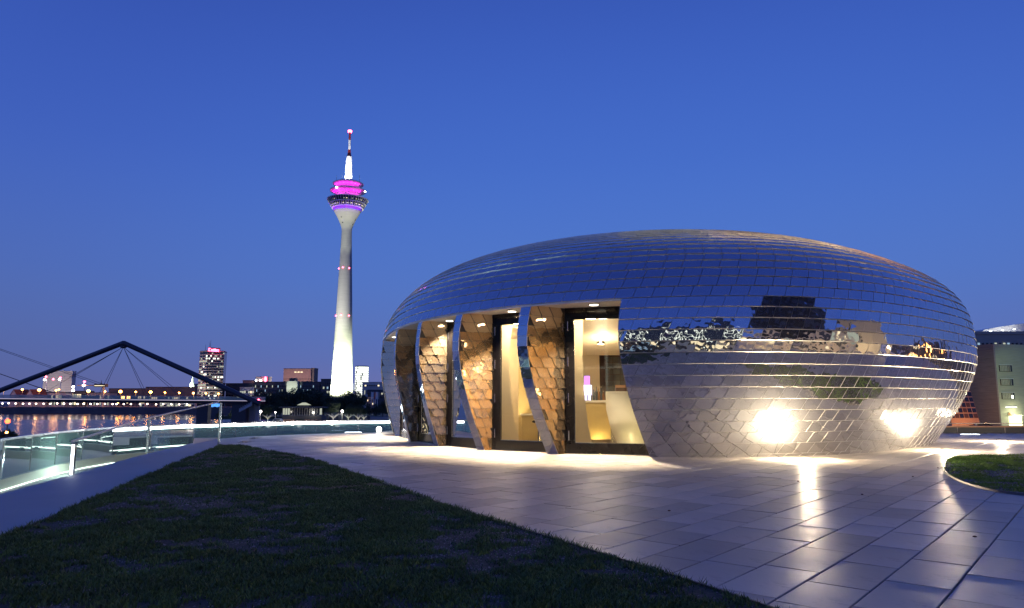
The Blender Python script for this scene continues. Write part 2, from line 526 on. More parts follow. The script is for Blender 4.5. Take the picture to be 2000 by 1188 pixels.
# paving slabs, rows run at 50.37 degrees
MA = np.array([math.cos(R(50.37)), math.sin(R(50.37))]); NA = np.array([-MA[1], MA[0]])
def inpoly(p, poly):
    c = False; j = len(poly) - 1
    for i in range(len(poly)):
        xi, yi = poly[i][:2]; xj, yj = poly[j][:2]
        if (yi > p[1]) != (yj > p[1]) and p[0] < (xj - xi) * (p[1] - yi) / (yj - yi) + xi: c = not c
        j = i
    return c
def smoothpoly(pts, sub=6, closed=True):
    out_ = []
    n = len(pts)
    for i in range(n if closed else n - 1):
        p0, p1, p2, p3 = [np.array(pts[(i + k) % n] if closed else pts[min(max(i + k, 0), n - 1)], float) for k in (-1, 0, 1, 2)]
        for s in range(sub):
            t = s / sub
            out_.append(tuple(0.5 * ((2 * p1) + (-p0 + p2) * t + (2 * p0 - 5 * p1 + 4 * p2 - p3) * t * t + (-p0 + 3 * p1 - 3 * p2 + p3) * t ** 3)))
    if not closed: out_.append(tuple(map(float, pts[-1])))
    return out_
lawn_right = smoothpoly([(-7.93, 19.83), (-7.5, 19.75), (-7.0, 19.2), (-5.7, 17.3), (-4.29, 15.3), (-2.49, 11.88), (-0.91, 8.76), (0.0, 7.06), (0.93, 5.4), (1.6, 4.1), (2.6, 1.8), (3.5, -1)], 5, False)
lawn_left = smoothpoly([(-3.0, 0.5), (-3.9, 4.2), (-4.47, 6.48), (-5.21, 9.36), (-6.51, 14.3), (-7.45, 18.2), (-7.93, 19.83)], 5, False)
lawn = lawn_right + lawn_left[:-1]
bed = smoothpoly([(6.66, 10.8), (7.28, 12.3), (8.05, 13.6), (8.9, 14.9), (9.8, 15.8), (11.0, 16.3), (12.6, 16.6), (13.1, 16.0), (11.8, 14.0), (10.0, 11.9), (8.4, 10.2), (7.3, 9.4), (6.75, 9.3), (6.48, 9.8)], 5, True)
pathpoly = [(-3.0, -8), (-4.6, 3), (-6.2, 7.6), (-6.69, 9.62), (-7.23, 12.04), (-8.0, 15), (-8.47, 16.94), (-9.1, 20.3), (-9.56, 22.7), (-9.1, 25.2), (-8.9, 25.5), (-7.6, 19.2), (-6.2, 15.5), (-4.9, 9.5), (-3.2, 4.5), (-2, -8)]
b = MB(); b.prism(pathpoly, -0.066, -0.002)
b.build('path', M['path'], kind='structure')

def body_inside(x, y):
    # inside the pavilion footprint (shrunk)
    t = np.linspace(0, 360, 73)
    q = S(t, np.zeros(73))
    c = q.mean(0)
    return inpoly((x, y), [(c[0] + (a[0] - c[0]) * 0.93, c[1] + (a[1] - c[1]) * 0.93) for a in q])
fp = S(np.linspace(0, 360, 73), np.zeros(73)); fpc = fp.mean(0)
foot = [(fpc[0] + (a[0] - fpc[0]) * 0.93, fpc[1] + (a[1] - fpc[1]) * 0.93) for a in fp]
slabs = []
pr = random.Random(3)
for row in range(-70, 60):
    n0 = 0.888 + row * 0.4
    s = -30 + pr.uniform(0, 0.8)
    while s < 62:
        L_ = pr.choice([0.8, 0.8, 0.86, 0.62, 0.8])
        s0, s1 = s, s + L_
        s = s1
        cc = MA * ((s0 + s1) / 2) + NA * (n0 + 0.2)
        x, y = cc
        if y < -14 or y > 37 or x > 44 or x < -10: continue
        cs = [MA * a + NA * (n0 + bb) for a, bb in ((s0 + .005, .005), (s1 - .005, .005), (s1 - .005, .395), (s0 + .005, .395))]
        if not all(inpoly(c, terr) for c in cs): continue
        if inpoly((x, y), pathpoly): continue
        if all(inpoly(c, lawn) for c in cs) or all(inpoly(c, bed) for c in cs): continue
        if all(inpoly(c, foot) for c in cs): continue
        slabs.append((s0 + .005, s1 - .005, n0 + .005, n0 + .395, x, y))
def slab_area(q):
    s0, s1, n0, n1, x, y = q
    c = np.array([[*(MA * a + NA * b_), 0] for a, b_ in ((s0, n0), (s1, n0), (s1, n1), (s0, n1))])
    if (c[:, 1] < 0.8).any(): return 0
    u, v = proj(c)
    if u.max() < 0 or u.min() > 2000 or v.min() > 1188 or v.max() < 0: return 0
    if inpoly((x, y), lawn): return 0
    return abs(sum(u[i] * v[(i + 1) % 4] - u[(i + 1) % 4] * v[i] for i in range(4))) / 2
slabs.sort(key=slab_area, reverse=True)
def slab_mb(mb, q, jz):
    s0, s1, n0, n1, x, y = q
    bev = 0.004
    tilt = [(pr.uniform(-.0012, .0012)) for _ in range(4)]
    bot = []; mid = []; top = []
    for k, (a, b_) in enumerate(((s0, n0), (s1, n0), (s1, n1), (s0, n1))):
        p = MA * a + NA * b_
        ins = MA * (a + (bev if k in (0, 3) else -bev)) + NA * (b_ + (bev if k in (0, 1) else -bev))
        bot.append((p[0], p[1], -0.06)); mid.append((p[0], p[1], jz + tilt[k] - bev)); top.append((ins[0], ins[1], jz + tilt[k]))
    vs = bot + mid + top
    fs = [(8, 9, 10, 11)] + [(i, (i + 1) % 4, 4 + (i + 1) % 4, 4 + i) for i in range(4)] + [(4 + i, 4 + (i + 1) % 4, 8 + (i + 1) % 4, 8 + i) for i in range(4)]
    mb.add(vs, fs)
plaza = MB()
for q in slabs[300:]:
    slab_mb(plaza, q, pr.uniform(-.0015, .0015))
pj = plaza.build('plaza', M['slab'], kind='structure')
for q in slabs[:300]:
    mb = MB(); slab_mb(mb, q, pr.uniform(-.002, .002))
    o = bpy.data.objects.new('paving_slab', mb.mesh('paving_slab', [M['slab']], (q[4], q[5], 0)))
    COL.objects.link(o); o.parent = pj; o.location = (q[4], q[5], 0)

# lawns: raised soil, steel edging, blades, pebbles
def resample_edge(mb, pts, closed, z0, z1, t=0.008):
    n = len(pts)
    for i in range(n if closed else n - 1):
        a = np.array(pts[i]); c = np.array(pts[(i + 1) % n]); d = c - a; L_ = np.hypot(*d)
        if L_ < 1e-4: continue
        d /= L_; nn = np.array([-d[1], d[0]])
        mb.obox((a + c) / 2, d, nn, L_ / 2 + .003, t, z0, z1)
def fnoise(x, y, s, seed):
    """cheap smooth value noise"""
    g = np.random.default_rng(seed).random((64, 64))
    xi = x / s; yi = y / s
    x0 = np.floor(xi).astype(int); y0 = np.floor(yi).astype(int)
    fx = xi - x0; fy = yi - y0
    fx = fx * fx * (3 - 2 * fx); fy = fy * fy * (3 - 2 * fy)
    G = lambda a, b_: g[a % 64, b_ % 64]
    return (G(x0, y0) * (1 - fx) + G(x0 + 1, y0) * fx) * (1 - fy) + (G(x0, y0 + 1) * (1 - fx) + G(x0 + 1, y0 + 1) * fx) * fy
def inpoly_np(x, y, poly):
    c = np.zeros(len(x), bool)
    j = len(poly) - 1
    for i in range(len(poly)):
        xi, yi = poly[i][:2]; xj, yj = poly[j][:2]
        if yi != yj:
            c ^= ((yi > y) != (yj > y)) & (x < (xj - xi) * (y - yi) / (yj - yi) + xi)
        j = i
    return c
def blades(name, poly, n, bbox, mat, hmin, hmax, patch, seed, near=True, label=None):
    rg = np.random.default_rng(seed)
    x = rg.uniform(bbox[0], bbox[1], n * 6); 
    y = rg.uniform(0, 1, n * 6)
    y = bbox[2] * (bbox[3] / bbox[2]) ** y if near else bbox[2] + (bbox[3] - bbox[2]) * y
    den = 0.45 * fnoise(x + 50, y + 50, 0.75, seed) + 0.55 * fnoise(x + 50, y + 50, 0.16, seed + 1)
    keep = inpoly_np(x, y, poly) & (rg.random(len(x)) < np.clip((den - patch) * 3.2, 0.04, 1))
    x = x[keep][:n]; y = y[keep][:n]; den = den[keep][:n]
    m = len(x)
    h = rg.uniform(hmin, hmax, m) * (0.55 + 0.8 * den)
    ang = rg.uniform(0, 2 * PI, m); lean = rg.uniform(0.2, 1.1, m) * h
    wd = rg.uniform(0.0018, 0.0036, m) * (1 + y / 9)
    la = rg.uniform(0, 2 * PI, m)
    cx_, sy_ = np.cos(ang) * wd, np.sin(ang) * wd
    dx, dy = np.cos(la) * lean, np.sin(la) * lean
    z0 = 0.018
    V = np.zeros((m, 5, 3))
    V[:, 0] = np.stack([x - cx_, y - sy_, np.full(m, z0)], -1); V[:, 1] = np.stack([x + cx_, y + sy_, np.full(m, z0)], -1)
    V[:, 2] = np.stack([x + dx * .4 - cx_ * .8, y + dy * .4 - sy_ * .8, z0 + h * .6], -1); V[:, 3] = np.stack([x + dx * .4 + cx_ * .8, y + dy * .4 + sy_ * .8, z0 + h * .6], -1)
    V[:, 4] = np.stack([x + dx, y + dy, z0 + h], -1)
    i = np.arange(m)[:, None] * 5
    F = np.concatenate([i + [0, 1, 3], i + [0, 3, 2], i + [2, 3, 4]], 0)
    o = mkobj(name, npmesh(name, V.reshape(-1, 3), F, [mat]))
    tag(o, label, 'grass', kind='stuff')
    return o
def pebbles(name, poly, n, bbox, seed, label, smin=.004, smax=.012):
    rg = np.random.default_rng(seed)
    x = rg.uniform(bbox[0], bbox[1], n * 4); y = bbox[2] * (bbox[3] / bbox[2]) ** rg.uniform(0, 1, n * 4)
    den = .4 * fnoise(x + 50, y + 50, 0.6, seed) + .6 * fnoise(x + 50, y + 50, 0.11, seed + 3)
    k = inpoly_np(x, y, poly) & (rg.random(len(x)) < np.clip(1.25 - den * 1.9, .06, 1))
    x = x[k][:n]; y = y[k][:n]; m = len(x)
    s = rg.uniform(smin, smax, m) * (1 + y / 14)
    base = np.array([(1, 0, 0), (0, 1, 0), (-1, 0, 0), (0, -1, 0), (0, 0, .7)])
    a = rg.uniform(0, 2 * PI, m); ca, sa = np.cos(a), np.sin(a)
    st = rg.uniform(.6, 1, m)
    V = np.zeros((m, 5, 3))
    bx = base[:, 0][None] * s[:, None]; by = base[:, 1][None] * (s * st)[:, None]
    V[:, :, 0] = x[:, None] + bx * ca[:, None] - by * sa[:, None]
    V[:, :, 1] = y[:, None] + bx * sa[:, None] + by * ca[:, None]
    V[:, :, 2] = 0.018 + base[:, 2][None] * s[:, None]
    i = np.arange(m)[:, None] * 5
    F = np.concatenate([i + [0, 1, 4], i + [1, 2, 4], i + [2, 3, 4], i + [3, 0, 4]], 0)
    o = mkobj(name, npmesh(name, V.reshape(-1, 3), F, [M['pebble']]))
    tag(o, label, 'gravel', kind='stuff')
for poly, nm in ((lawn, 'lawn'), (bed, 'planting_bed')):
    b = MB(); b.prism(poly, -0.06, 0.018); so = b.build(nm, M['soil'], kind='structure')
    e = MB(); resample_edge(e, poly, True, -0.05, 0.03); e.build('edging', M['edging'], so)
blades('grass', lawn, 230000, (-8.3, 3.6, 2.6, 20), M['grass'], .012, .036, .36, 5, label='short dark patchy grass of the big lawn in the foreground')
pebbles('gravel', lawn, 65000, (-8.3, 3.6, 2.6, 20), 9, 'small pale stones scattered through the dark foreground lawn', .003, .008)
# a fringe of longer blades overhanging the lawn's edge
rgf = np.random.default_rng(77)
fr = []
allp = np.array(lawn)
for i in range(len(allp)):
    a, c = allp[i], allp[(i + 1) % len(allp)]
    L_ = np.hypot(*(c - a))
    k = int(L_ * 420)
    if k > 0 and max(a[1], c[1]) > 2:
        t = rgf.random(k)[:, None]
        fr.append(a + (c - a) * t + rgf.normal(0, .025, (k, 2)))
fr = np.concatenate(fr)
m = len(fr); dn = fnoise(fr[:, 0] + 50, fr[:, 1] + 50, .35, 4)
fr = fr[rgf.random(m) < np.clip(dn * 1.8 - .35, .1, 1)]; m = len(fr)
h = rgf.uniform(.025, .075, m); a = rgf.uniform(0, 2 * PI, m); wd = .003 * (1 + fr[:, 1] / 9); la = rgf.uniform(0, 2 * PI, m)
V = np.zeros((m, 3, 3))
V[:, 0] = np.stack([fr[:, 0] - np.cos(a) * wd, fr[:, 1] - np.sin(a) * wd, np.full(m, .01)], -1)
V[:, 1] = np.stack([fr[:, 0] + np.cos(a) * wd, fr[:, 1] + np.sin(a) * wd, np.full(m, .01)], -1)
V[:, 2] = np.stack([fr[:, 0] + np.cos(la) * h * .6, fr[:, 1] + np.sin(la) * h * .6, h], -1)
o = mkobj('grass_fringe', npmesh('grass_fringe', V.reshape(-1, 3), np.arange(m * 3).reshape(-1, 3), [M['grass']]))
tag(o, 'longer grass tufts hanging over the edging of the foreground lawn', 'grass', kind='stuff')
blades('grass', bed, 60000, (6.4, 13.5, 9, 17), M['grassr'], .015, .04, .42, 15, near=False, label='green grass in the rounded bed at the right edge')
pebbles('gravel', bed, 30000, (6.4, 13.5, 9, 17), 19, 'pale gravel showing through grass in the rounded bed on the right', .006, .014)

# crumbs on the paving
for k, (px, py) in enumerate([(1307, 999), (1559, 941), (1684, 967), (1904, 1050), (1783, 932), (1832, 915)]):
    g = gr(px, py)
    b = MB(); b.lathe((g.x, g.y, 0.002), [(.004, 0), (.016, .003), (.018, .009), (.008, .014)], 7)
    o = b.build('dead_leaf', M['brown'], loc=(g.x, g.y, 0))
    tag(o, ['small dry leaf curled on the paving in the middle foreground', 'dry leaf just right of the bright reflected streak on the paving', 'dry brown leaf lying between two lit streaks on the paving', 'dry leaf on the paving at lower right', 'dry leaf on the slabs nearest the planted bed tip', 'dry leaf in the warm light left of the rounded bed'][k], 'leaf')
#SPLIT
# ------------------------------------------------------------------ pavilion
CEN = (fpc[0], fpc[1], 0)
pav = thing('pavilion', 'pebble shaped bar pavilion clad in polished steel shingles with lit recessed doors', 'pavilion', CEN)
TGRID = np.linspace(180, 330, 3001)
def plane_t(z, bp, d, t0, off=0.0):
    """t where the vertical plane through bp along d (shifted off sideways) meets the body at height z"""
    p = S(TGRID, np.full(TGRID.shape, z))
    nx, ny = -d[1], d[0]
    f_ = (p[:, 0] - bp[0]) * nx + (p[:, 1] - bp[1]) * ny - off
    k = np.where(f_[:-1] * f_[1:] <= 0)[0]
    if not len(k): return t0
    k = k[np.argmin(abs(TGRID[k] - t0))]
    return float(TGRID[k] - f_[k] * (TGRID[k + 1] - TGRID[k]) / (f_[k + 1] - f_[k] + 1e-12))
def t_for_px(px, z):
    p = S(TGRID, np.full(TGRID.shape, z)); u, v = proj(p)
    m_ = (TGRID > 205)
    k = np.argmin(np.abs(u - px) + (~m_) * 1e4)
    return float(TGRID[k])
def finframe(pxb, pxm, tb=None, tm=None):
    tb = tb or t_for_px(pxb, 0.0); tm = tm or t_for_px(pxm, 2.2)
    B = S(tb, 0.0)[:2]; Mx = S(tm, 2.2)[:2]
    d = B - Mx; d /= np.hypot(*d)
    return tb, B, d
jam_t, jam_B, jam_d = finframe(1270, 1211)
FINS = [finframe(1089, 1030), finframe(945, 896), finframe(855, 818), finframe(801, 772), finframe(None, None, 224.0, 221.0)]
ZR = [0.0] + [ZH - RH * k for k in range(14, -1, -1)]       # course lines below the header
jz = np.linspace(0, ZH, 60)
jt = np.array([plane_t(z, jam_B, jam_d, jam_t) for z in jz])
JT = lambda z: np.interp(z, jz, jt)
t_left = 212.0
# courses above the header, stepped by arc length
ZT = [ZH]
z = ZH
while z < P_[6] - 0.012 and len(ZT) < 60:
    s = 0; z0 = z
    while s < 0.245 and z < P_[6] - 0.004:
        dz = 0.003
        s += float(np.linalg.norm(S(268.0, z + dz) - S(268.0, z))); z += dz
    ZT.append(z)
    if len(ZT) > 34: break
def arc_table(z):
    t = np.linspace(0, 360, 721)
    p = S(t, np.full(t.shape, z))
    L_ = np.concatenate([[0], np.cumsum(np.linalg.norm(np.diff(p, axis=0), axis=1))])
    return t, L_
TW = 0.40
SL = 0.10
rg = np.random.default_rng(5)
tilesV = []; info = []
ALLR = ZR + ZT[1:]
for r_ in range(len(ALLR) - 1):
    za, zb = ALLR[r_], ALLR[r_ + 1]
    if zb - za < 0.002: continue
    t_, L_ = arc_table((za + zb) / 2)
    per = L_[-1]
    n = max(6, int(round(per / TW)))
    wd = per / n
    off = (r_ * 0.155) % wd
    for k in range(n):
        s0 = k * wd + off
        # 4x3 grid, slanted joints (top shifted to larger t)
        us = np.linspace(0, 1, 4); vs = np.linspace(0, 1, 3)
        U_, V_ = np.meshgrid(us, vs)
        sl = SL * (1 if r_ < 30 else .5)
        ss = (s0 + U_ * wd + V_ * sl * (zb - za > .05)) % per
        tt = np.interp(ss, L_, t_)
        if tt.max() - tt.min() > 180: tt = np.where(tt < 180, tt + 360, tt)
        zz = za + V_ * (zb - za)
        if zb <= ZH + 1e-6:
            jj = JT(zz)
            if (tt <= jj).all() and tt.min() > t_left: continue
            if tt.max() <= t_left: pass
            elif tt.min() < t_left < tt.max() and tt.max() < 260: tt = np.minimum(tt, t_left)
            elif tt.min() < 330 and tt.min() > t_left: tt = np.maximum(tt, jj)
            if tt.max() - tt.min() < 0.12: continue
        if zb > 6.1 and r_ > 26 and (tt.mean() > 0):
            pass
        tilesV.append((tt, zz, U_, V_)); info.append((r_, k))
TT = np.array([q[0] for q in tilesV]); ZZ = np.array([q[1] for q in tilesV]); UU = np.array([q[2] for q in tilesV]); VV = np.array([q[3] for q in tilesV])
PT = S(TT, ZZ)
# flat sheet through the four corners instead of the curved skin, then shingle lift, tilt jitter and a slight buckle
c00 = PT[:, 0, 0]; c10 = PT[:, 0, 3]; c01 = PT[:, 2, 0]; c11 = PT[:, 2, 3]
u = UU[..., None]; v = VV[..., None]
FL = (c00[:, None, None] * (1 - u) * (1 - v) + c10[:, None, None] * u * (1 - v) + c01[:, None, None] * (1 - u) * v + c11[:, None, None] * u * v)
NN = SN(TT[:, 1, 1], ZZ[:, 1, 1])
NN = np.where(np.isfinite(NN), NN, np.array([0, 0, 1.0]))
PTm = 0.45 * PT + 0.55 * FL
nT = len(TT)
side_l = np.where(ZZ[:, :1, :1] < 2.3, np.where(TT[:, :1, :1] < 304, 0.008, 0.003), 0.001)
lift = 0.020 * (1 - VV) + side_l * (1 - UU)
lift = lift + rg.normal(0, .0015, nT)[:, None, None] * (UU - .5) * 2 + rg.normal(0, .0009, nT)[:, None, None] * (VV - .5) * 2
buck = rg.normal(0, .0016, nT)[:, None, None] * np.sin(PI * UU) + rg.normal(0, .0007, (nT, 3, 4))
PTm = PTm + (lift + buck + 0.004)[..., None] * NN[:, None, None, :]
# small gap between neighbours
cen = PTm.mean((1, 2), keepdims=True)
PTm = cen + (PTm - cen) * np.where(ZZ[:, :1, :1] < ZH - .05, 0.984, 0.974)[..., None]
TH = 0.022
def tile_arrays(G, Nn, th=TH, hem=None):
    """G (n,3,4,3) front grids -> verts (n,22,3), quads (16,4), front flags"""
    n = len(G)
    top = G.reshape(n, 12, 3)
    rim_idx = [0, 1, 2, 3, 7, 11, 10, 9, 8, 4]
    rim = top[:, rim_idx]
    low = rim - th * Nn[:, None, :]
    if hem is not None:
        # folded hem: the front edge stops a little above the lip so the fold faces out and down
        up = G[:, 1] - G[:, 0]
        up = up / (np.linalg.norm(up, axis=-1, keepdims=True) + 1e-9) * hem
        top = top.copy(); top[:, :4] += up
        rim = top[:, rim_idx]
    Vt = np.concatenate([top, rim, low], 1)   # 12 + 10 + 10
    q = [(r * 4 + c, r * 4 + c + 1, r * 4 + c + 5, r * 4 + c + 4) for r in range(2) for c in range(3)]
    for i in range(10):
        a = 12 + i; b_ = 12 + (i + 1) % 10
        q.append((a, a + 10, b_ + 10, b_))
    return Vt, np.array(q)
VT, QT = tile_arrays(PTm, NN, TH, np.where(ZZ[:, 0, 0] < ZH - .05, 0.018, 0.006)[:, None, None])
MI = np.array([0] * 6 + [1] * 10); SM = np.array([1] * 6 + [0] * 10)
# rank by size in the photograph
uu, vv = proj(PTm[:, [0, 0, 2, 2], [0, 3, 3, 0]])
ar = 0.5 * np.abs(sum(uu[:, i] * vv[:, (i + 1) % 4] - uu[:, (i + 1) % 4] * vv[:, i] for i in range(4)))
facing = (NN * (PTm[:, 1, 1] - np.array([0, 0, EYE]))).sum(-1) < 0
score = np.where(facing, ar, 0)
order = np.argsort(-score)
big = order[:300]; rest = order[300:]
rest = rest[PTm[rest, 1, 1, 2] < P_[6]]
def tiles_obj(name, idx, parent, org, kind=None):
    V_ = (VT[idx] - np.array(org)).reshape(-1, 3)
    F_ = (QT[None] + (np.arange(len(idx)) * VT.shape[1])[:, None, None]).reshape(-1, 4)
    me = npmesh(name, V_, F_, [M['shell'], M['brass']], np.tile(MI, len(idx)), np.tile(SM, len(idx)))
    return mkobj(name, me, parent, kind=kind)
shell = tiles_obj('shell_cladding', rest, pav, CEN, 'stuff')
for i in big:
    c = PTm[i, 1, 1]
    o = tiles_obj('shell_tile', np.array([i]), pav, tuple(c))
    o.location = Vector(c) - Vector(CEN)
# dark waterproof skin just under the shingles
tt = np.linspace(0, 360, 181)
zz = np.concatenate([np.linspace(ZH, 5.2, 12), 5.2 + (P_[6] - 5.2) * np.sin(np.linspace(0.1, PI / 2, 14))])
zz[-1] = P_[6] - 1e-3
g = S(tt[None], zz[:, None] * np.ones((1, 181)))
cz = g.mean(1, keepdims=True)
g = cz + (g - cz) * 0.996; g[..., 2] -= 0.02
n0, n1 = g.shape[:2]
F_ = np.array([(i * n1 + j, i * n1 + j + 1, (i + 1) * n1 + j + 1, (i + 1) * n1 + j) for i in range(n0 - 1) for j in range(n1 - 1)])
me = npmesh('roof_skin', (g - np.array(CEN)).reshape(-1, 3), F_, [M['core']]); mkobj('roof_skin', me, pav)
# lower wall skin (inside the shingles), from the jamb round the back to the left end
zl = np.linspace(0.0, ZH, 16)
g = []
for z in zl:
    ts = np.linspace(float(JT(z)) + 0.02, 360 + t_left - .3, 120) % 360
    p = S(ts, np.full(120, z)); nn = SN(ts, np.full(120, z)); g.append(p - nn * 0.02)
g = np.array(g)
gi = []
for z in zl:
    ts = np.linspace(float(JT(z)) + 0.02, 360 + t_left - .3, 120) % 360
    p = S(ts, np.full(120, z)); nn = SN(ts, np.full(120, z)); gi.append(p - nn * 0.14)
gi = np.array(gi)
n0, n1 = g.shape[:2]
F1 = [(i * n1 + j, i * n1 + j + 1, (i + 1) * n1 + j + 1, (i + 1) * n1 + j) for i in range(n0 - 1) for j in range(n1 - 1)]
Vv = np.concatenate([g.reshape(-1, 3), gi.reshape(-1, 3)]); o_ = n0 * n1
F2 = [(a + o_, d + o_, c + o_, b_ + o_) for a, b_, c, d in F1]
F3 = [(i * n1, (i + 1) * n1, o_ + (i + 1) * n1, o_ + i * n1) for i in range(n0 - 1)]
mi_ = [0] * len(F1) + [1] * len(F2) + [2] * len(F3)
me = npmesh('shell_wall', Vv - np.array(CEN), np.array(F1 + F2 + F3), [M['core'], M['cream'], M['brass']], mi_); mkobj('shell_wall', me, pav)

# fins
HIN = 0.27
FT = 0.24
hinges = []
for fi, (tb, B, d) in enumerate(FINS):
    nx = np.array([-d[1], d[0]])              # to the left of d
    hinges.append((B + d * HIN, d, nx))
    fin = MB()
    def sout(z, off):
        t = plane_t(z, B, d, tb, off)
        p = S(t, z)
        return (p[0] - B[0]) * d[0] + (p[1] - B[1]) * d[1]
    zs = ZR
    so = [[sout(z, off) + 0.02 for z in zs] for off in (0.0, FT)]
    pt = lambda s, off, z: (B[0] + d[0] * s + nx[0] * off, B[1] + d[1] * s + nx[1] * off, z)
    for k in range(len(zs) - 1):
        ins = 0.012
        a0, a1 = so[0][k], so[0][k + 1]; b0, b1 = so[1][k], so[1][k + 1]
        z0, z1 = zs[k], zs[k + 1]
        vs = [pt(a0 + ins, ins, z0), pt(HIN, ins, z0), pt(HIN, FT - ins, z0), pt(b0 + ins, FT - ins, z0), pt(a1 + ins, ins, z1), pt(HIN, ins, z1), pt(HIN, FT - ins, z1), pt(b1 + ins, FT - ins, z1)]
        fin.add(vs, [(0, 1, 5, 4), (1, 2, 6, 5), (2, 3, 7, 6), (3, 0, 4, 7)])
    fo = fin.build('fin', M['core'], pav)
    # shingles on both cheeks and the outer edge strip
    for k in range(len(zs) - 1):
        z0, z1 = zs[k], zs[k + 1]
        if z1 - z0 < .05: continue
        for side in (0, 1):
            off = 0.0 if side == 0 else FT
            s0 = min(so[side][k], so[side][k + 1]) ; e0, e1 = so[side][k], so[side][k + 1]
            tw = 0.33
            st = e0 - ((k * 0.14) % tw)
            tiles_ = []
            x_ = st
            slant = 0.11
            while x_ < HIN - .02:
                l0, l1 = max(x_ , e0), max(x_ - slant, e1); r0, r1 = min(x_ + tw, HIN), min(x_ + tw - slant, HIN)
                # bottom edge (z0) shifted inward against the top edge
                x_ += tw
                r0 -= .007; r1 -= .007
                if r0 - l0 < 0.03 or r1 - l1 < 0.02: continue
                tiles_.append((l0, r0, l1, r1))
            for (l0, r0, l1, r1) in tiles_:
                sgn = -1 if side == 0 else 1
                nrm = nx * sgn
                jit = rnd.gauss(0, .0015)
                G = np.zeros((3, 4, 3)); 
                for a_ in range(3):
                    for c_ in range(4):
                        vv_ = a_ / 2; uu_ = c_ / 3
                        s = (l0 + (r0 - l0) * uu_) * (1 - vv_) + (l1 + (r1 - l1) * uu_) * vv_
                        lf = 0.014 * (1 - vv_) + 0.013 * (1 - uu_) + jit * (uu_ - .5) + rnd.gauss(0, .0005) + 0.002
                        p = B + d * s + nx * off + nrm * lf
                        G[a_, c_] = (p[0], p[1], z0 + .003 + (z1 - z0 - .004) * vv_)
                if side == 1: G = G[:, ::-1]
                Vt, Qt = tile_arrays(G[None], np.array([[nrm[0], nrm[1], 0]]), .012)
                cen_ = G[1, 1]
                me = npmesh('fin_tile', (Vt[0] - cen_), Qt, [M['fin'], M['core']], MI, SM)
                if side == 0 or fi < 1:
                    o = mkobj('fin_tile', me, fo); o.location = Vector(cen_) - Vector(CEN)
                else:
                    o = mkobj('back_fin_tile', me, fo); o.location = Vector(cen_) - Vector(CEN)
        # edge strip
        G = np.zeros((3, 4, 3))
        for a_ in range(3):
            for c_ in range(4):
                vv_ = a_ / 2; uu_ = c_ / 3
                s = (so[1][k] * (1 - uu_) + so[0][k] * uu_) * (1 - vv_) + (so[1][k + 1] * (1 - uu_) + so[0][k + 1] * uu_) * vv_
                offn = FT + .012 - (FT + .024) * uu_
                G[a_, c_] = (*(B + d * (s - 0.010 * (1 - vv_) - .004) + nx * offn), z0 + .003 + (z1 - z0 - .004) * vv_)
        Vt, Qt = tile_arrays(G[None], np.array([[-d[0], -d[1], 0]]), .012)
        cen_ = G[1, 1]
        o = mkobj('fin_edge_tile', npmesh('fin_edge_tile', (Vt[0] - cen_), Qt, [M['shell'], M['brass']], MI, SM), fo)
        o.location = Vector(cen_) - Vector(CEN)

# door line: hinge of each fin to the left face of the fin on its right
SOF = ZH - 0.012
jH = jam_B + jam_d * 0.42
ends = [jH] + [h[0] + h[2] * FT for h in hinges[:-1]]
doorline = []
for i, (h, d, nx) in enumerate(hinges):
    a = h; c = ends[i]
    v = np.array(c) - np.array(a); L_ = np.hypot(*v); v /= L_
    nrm = np.array([v[1], -v[0]])            # outward (towards viewer)
    doorline += [tuple(a), tuple(c)]
    DP = 0.09
    def bx(mb, s0, s1, z0, z1, d0=-DP / 2, d1=DP / 2):
        cc = np.array(a) + v * (s0 + s1) / 2 + nrm * (d0 + d1) / 2
        mb.obox(cc, v, nrm, (s1 - s0) / 2, (d1 - d0) / 2, z0, z1)
    f_ = MB()
    bx(f_, 0.0, 0.06, 0.0, SOF, -.06, .06)
    bx(f_, L_ - 0.06, L_, 0.0, SOF, -.06, .06)
    bx(f_, 0.06, L_ - .06, SOF - 0.10, SOF, -.06, .06)
    fr_ = f_.build('door_frame', M['black'], pav)
    lf = MB()
    z0, z1 = 0.02, SOF - 0.105
    bx(lf, .065, .20, z0, z1); bx(lf, L_ - .20, L_ - .065, z0, z1)
    bx(lf, .20, L_ - .20, z0, z0 + .23); bx(lf, .20, L_ - .20, z1 - .17, z1)
    dr = lf.build('door', M['black'], pav)
    gl = MB(); bx(gl, .20, L_ - .20, z0 + .23, z1 - .17, -.006, .006); gl.build('pane', M['glass_door'], dr)
    bd = MB(); bx(bd, .20, L_ - .20, z0 + .23, z0 + .242, .006, .02); bx(bd, .20, .208, z0 + .242, z1 - .17, .006, .016); bd.build('bead', M['stainless'], dr)
    for zc in (0.42, 1.28, 2.12, 2.95):
        hg = MB(); cc = np.array(a) + v * .063 + nrm * .062
        hg.tube((cc[0], cc[1], zc - .11), (cc[0], cc[1], zc + .11), .013, n=8); hg.build('hinge', M['stainless'], dr)
    th_ = MB(); bx(th_, .0, L_, 0.0, .018, -.09, .12); th_.build('threshold', M['stainless'], pav)
# soffit slab between the header edge and the door line
tt = np.linspace(216, float(JT(ZH)), 60)
outer = S(tt, np.full(60, ZH)) - SN(tt, np.full(60, ZH)) * .03
deep = [(float(a), float(b_)) for a, b_ in [(3.6, 17.9), (2.2, 18.2), (0.6, 19.5), (-0.6, 21), (-1.4, 22.6), (-2.2, 24.2), (-2.8, 25.5)]]
sp = [(a[0], a[1]) for a in outer] + [tuple(jH + jam_d * .3)] + deep
b = MB(); b.prism(sp, SOF, SOF + 0.06); b.build('soffit', M['soffit'], pav)
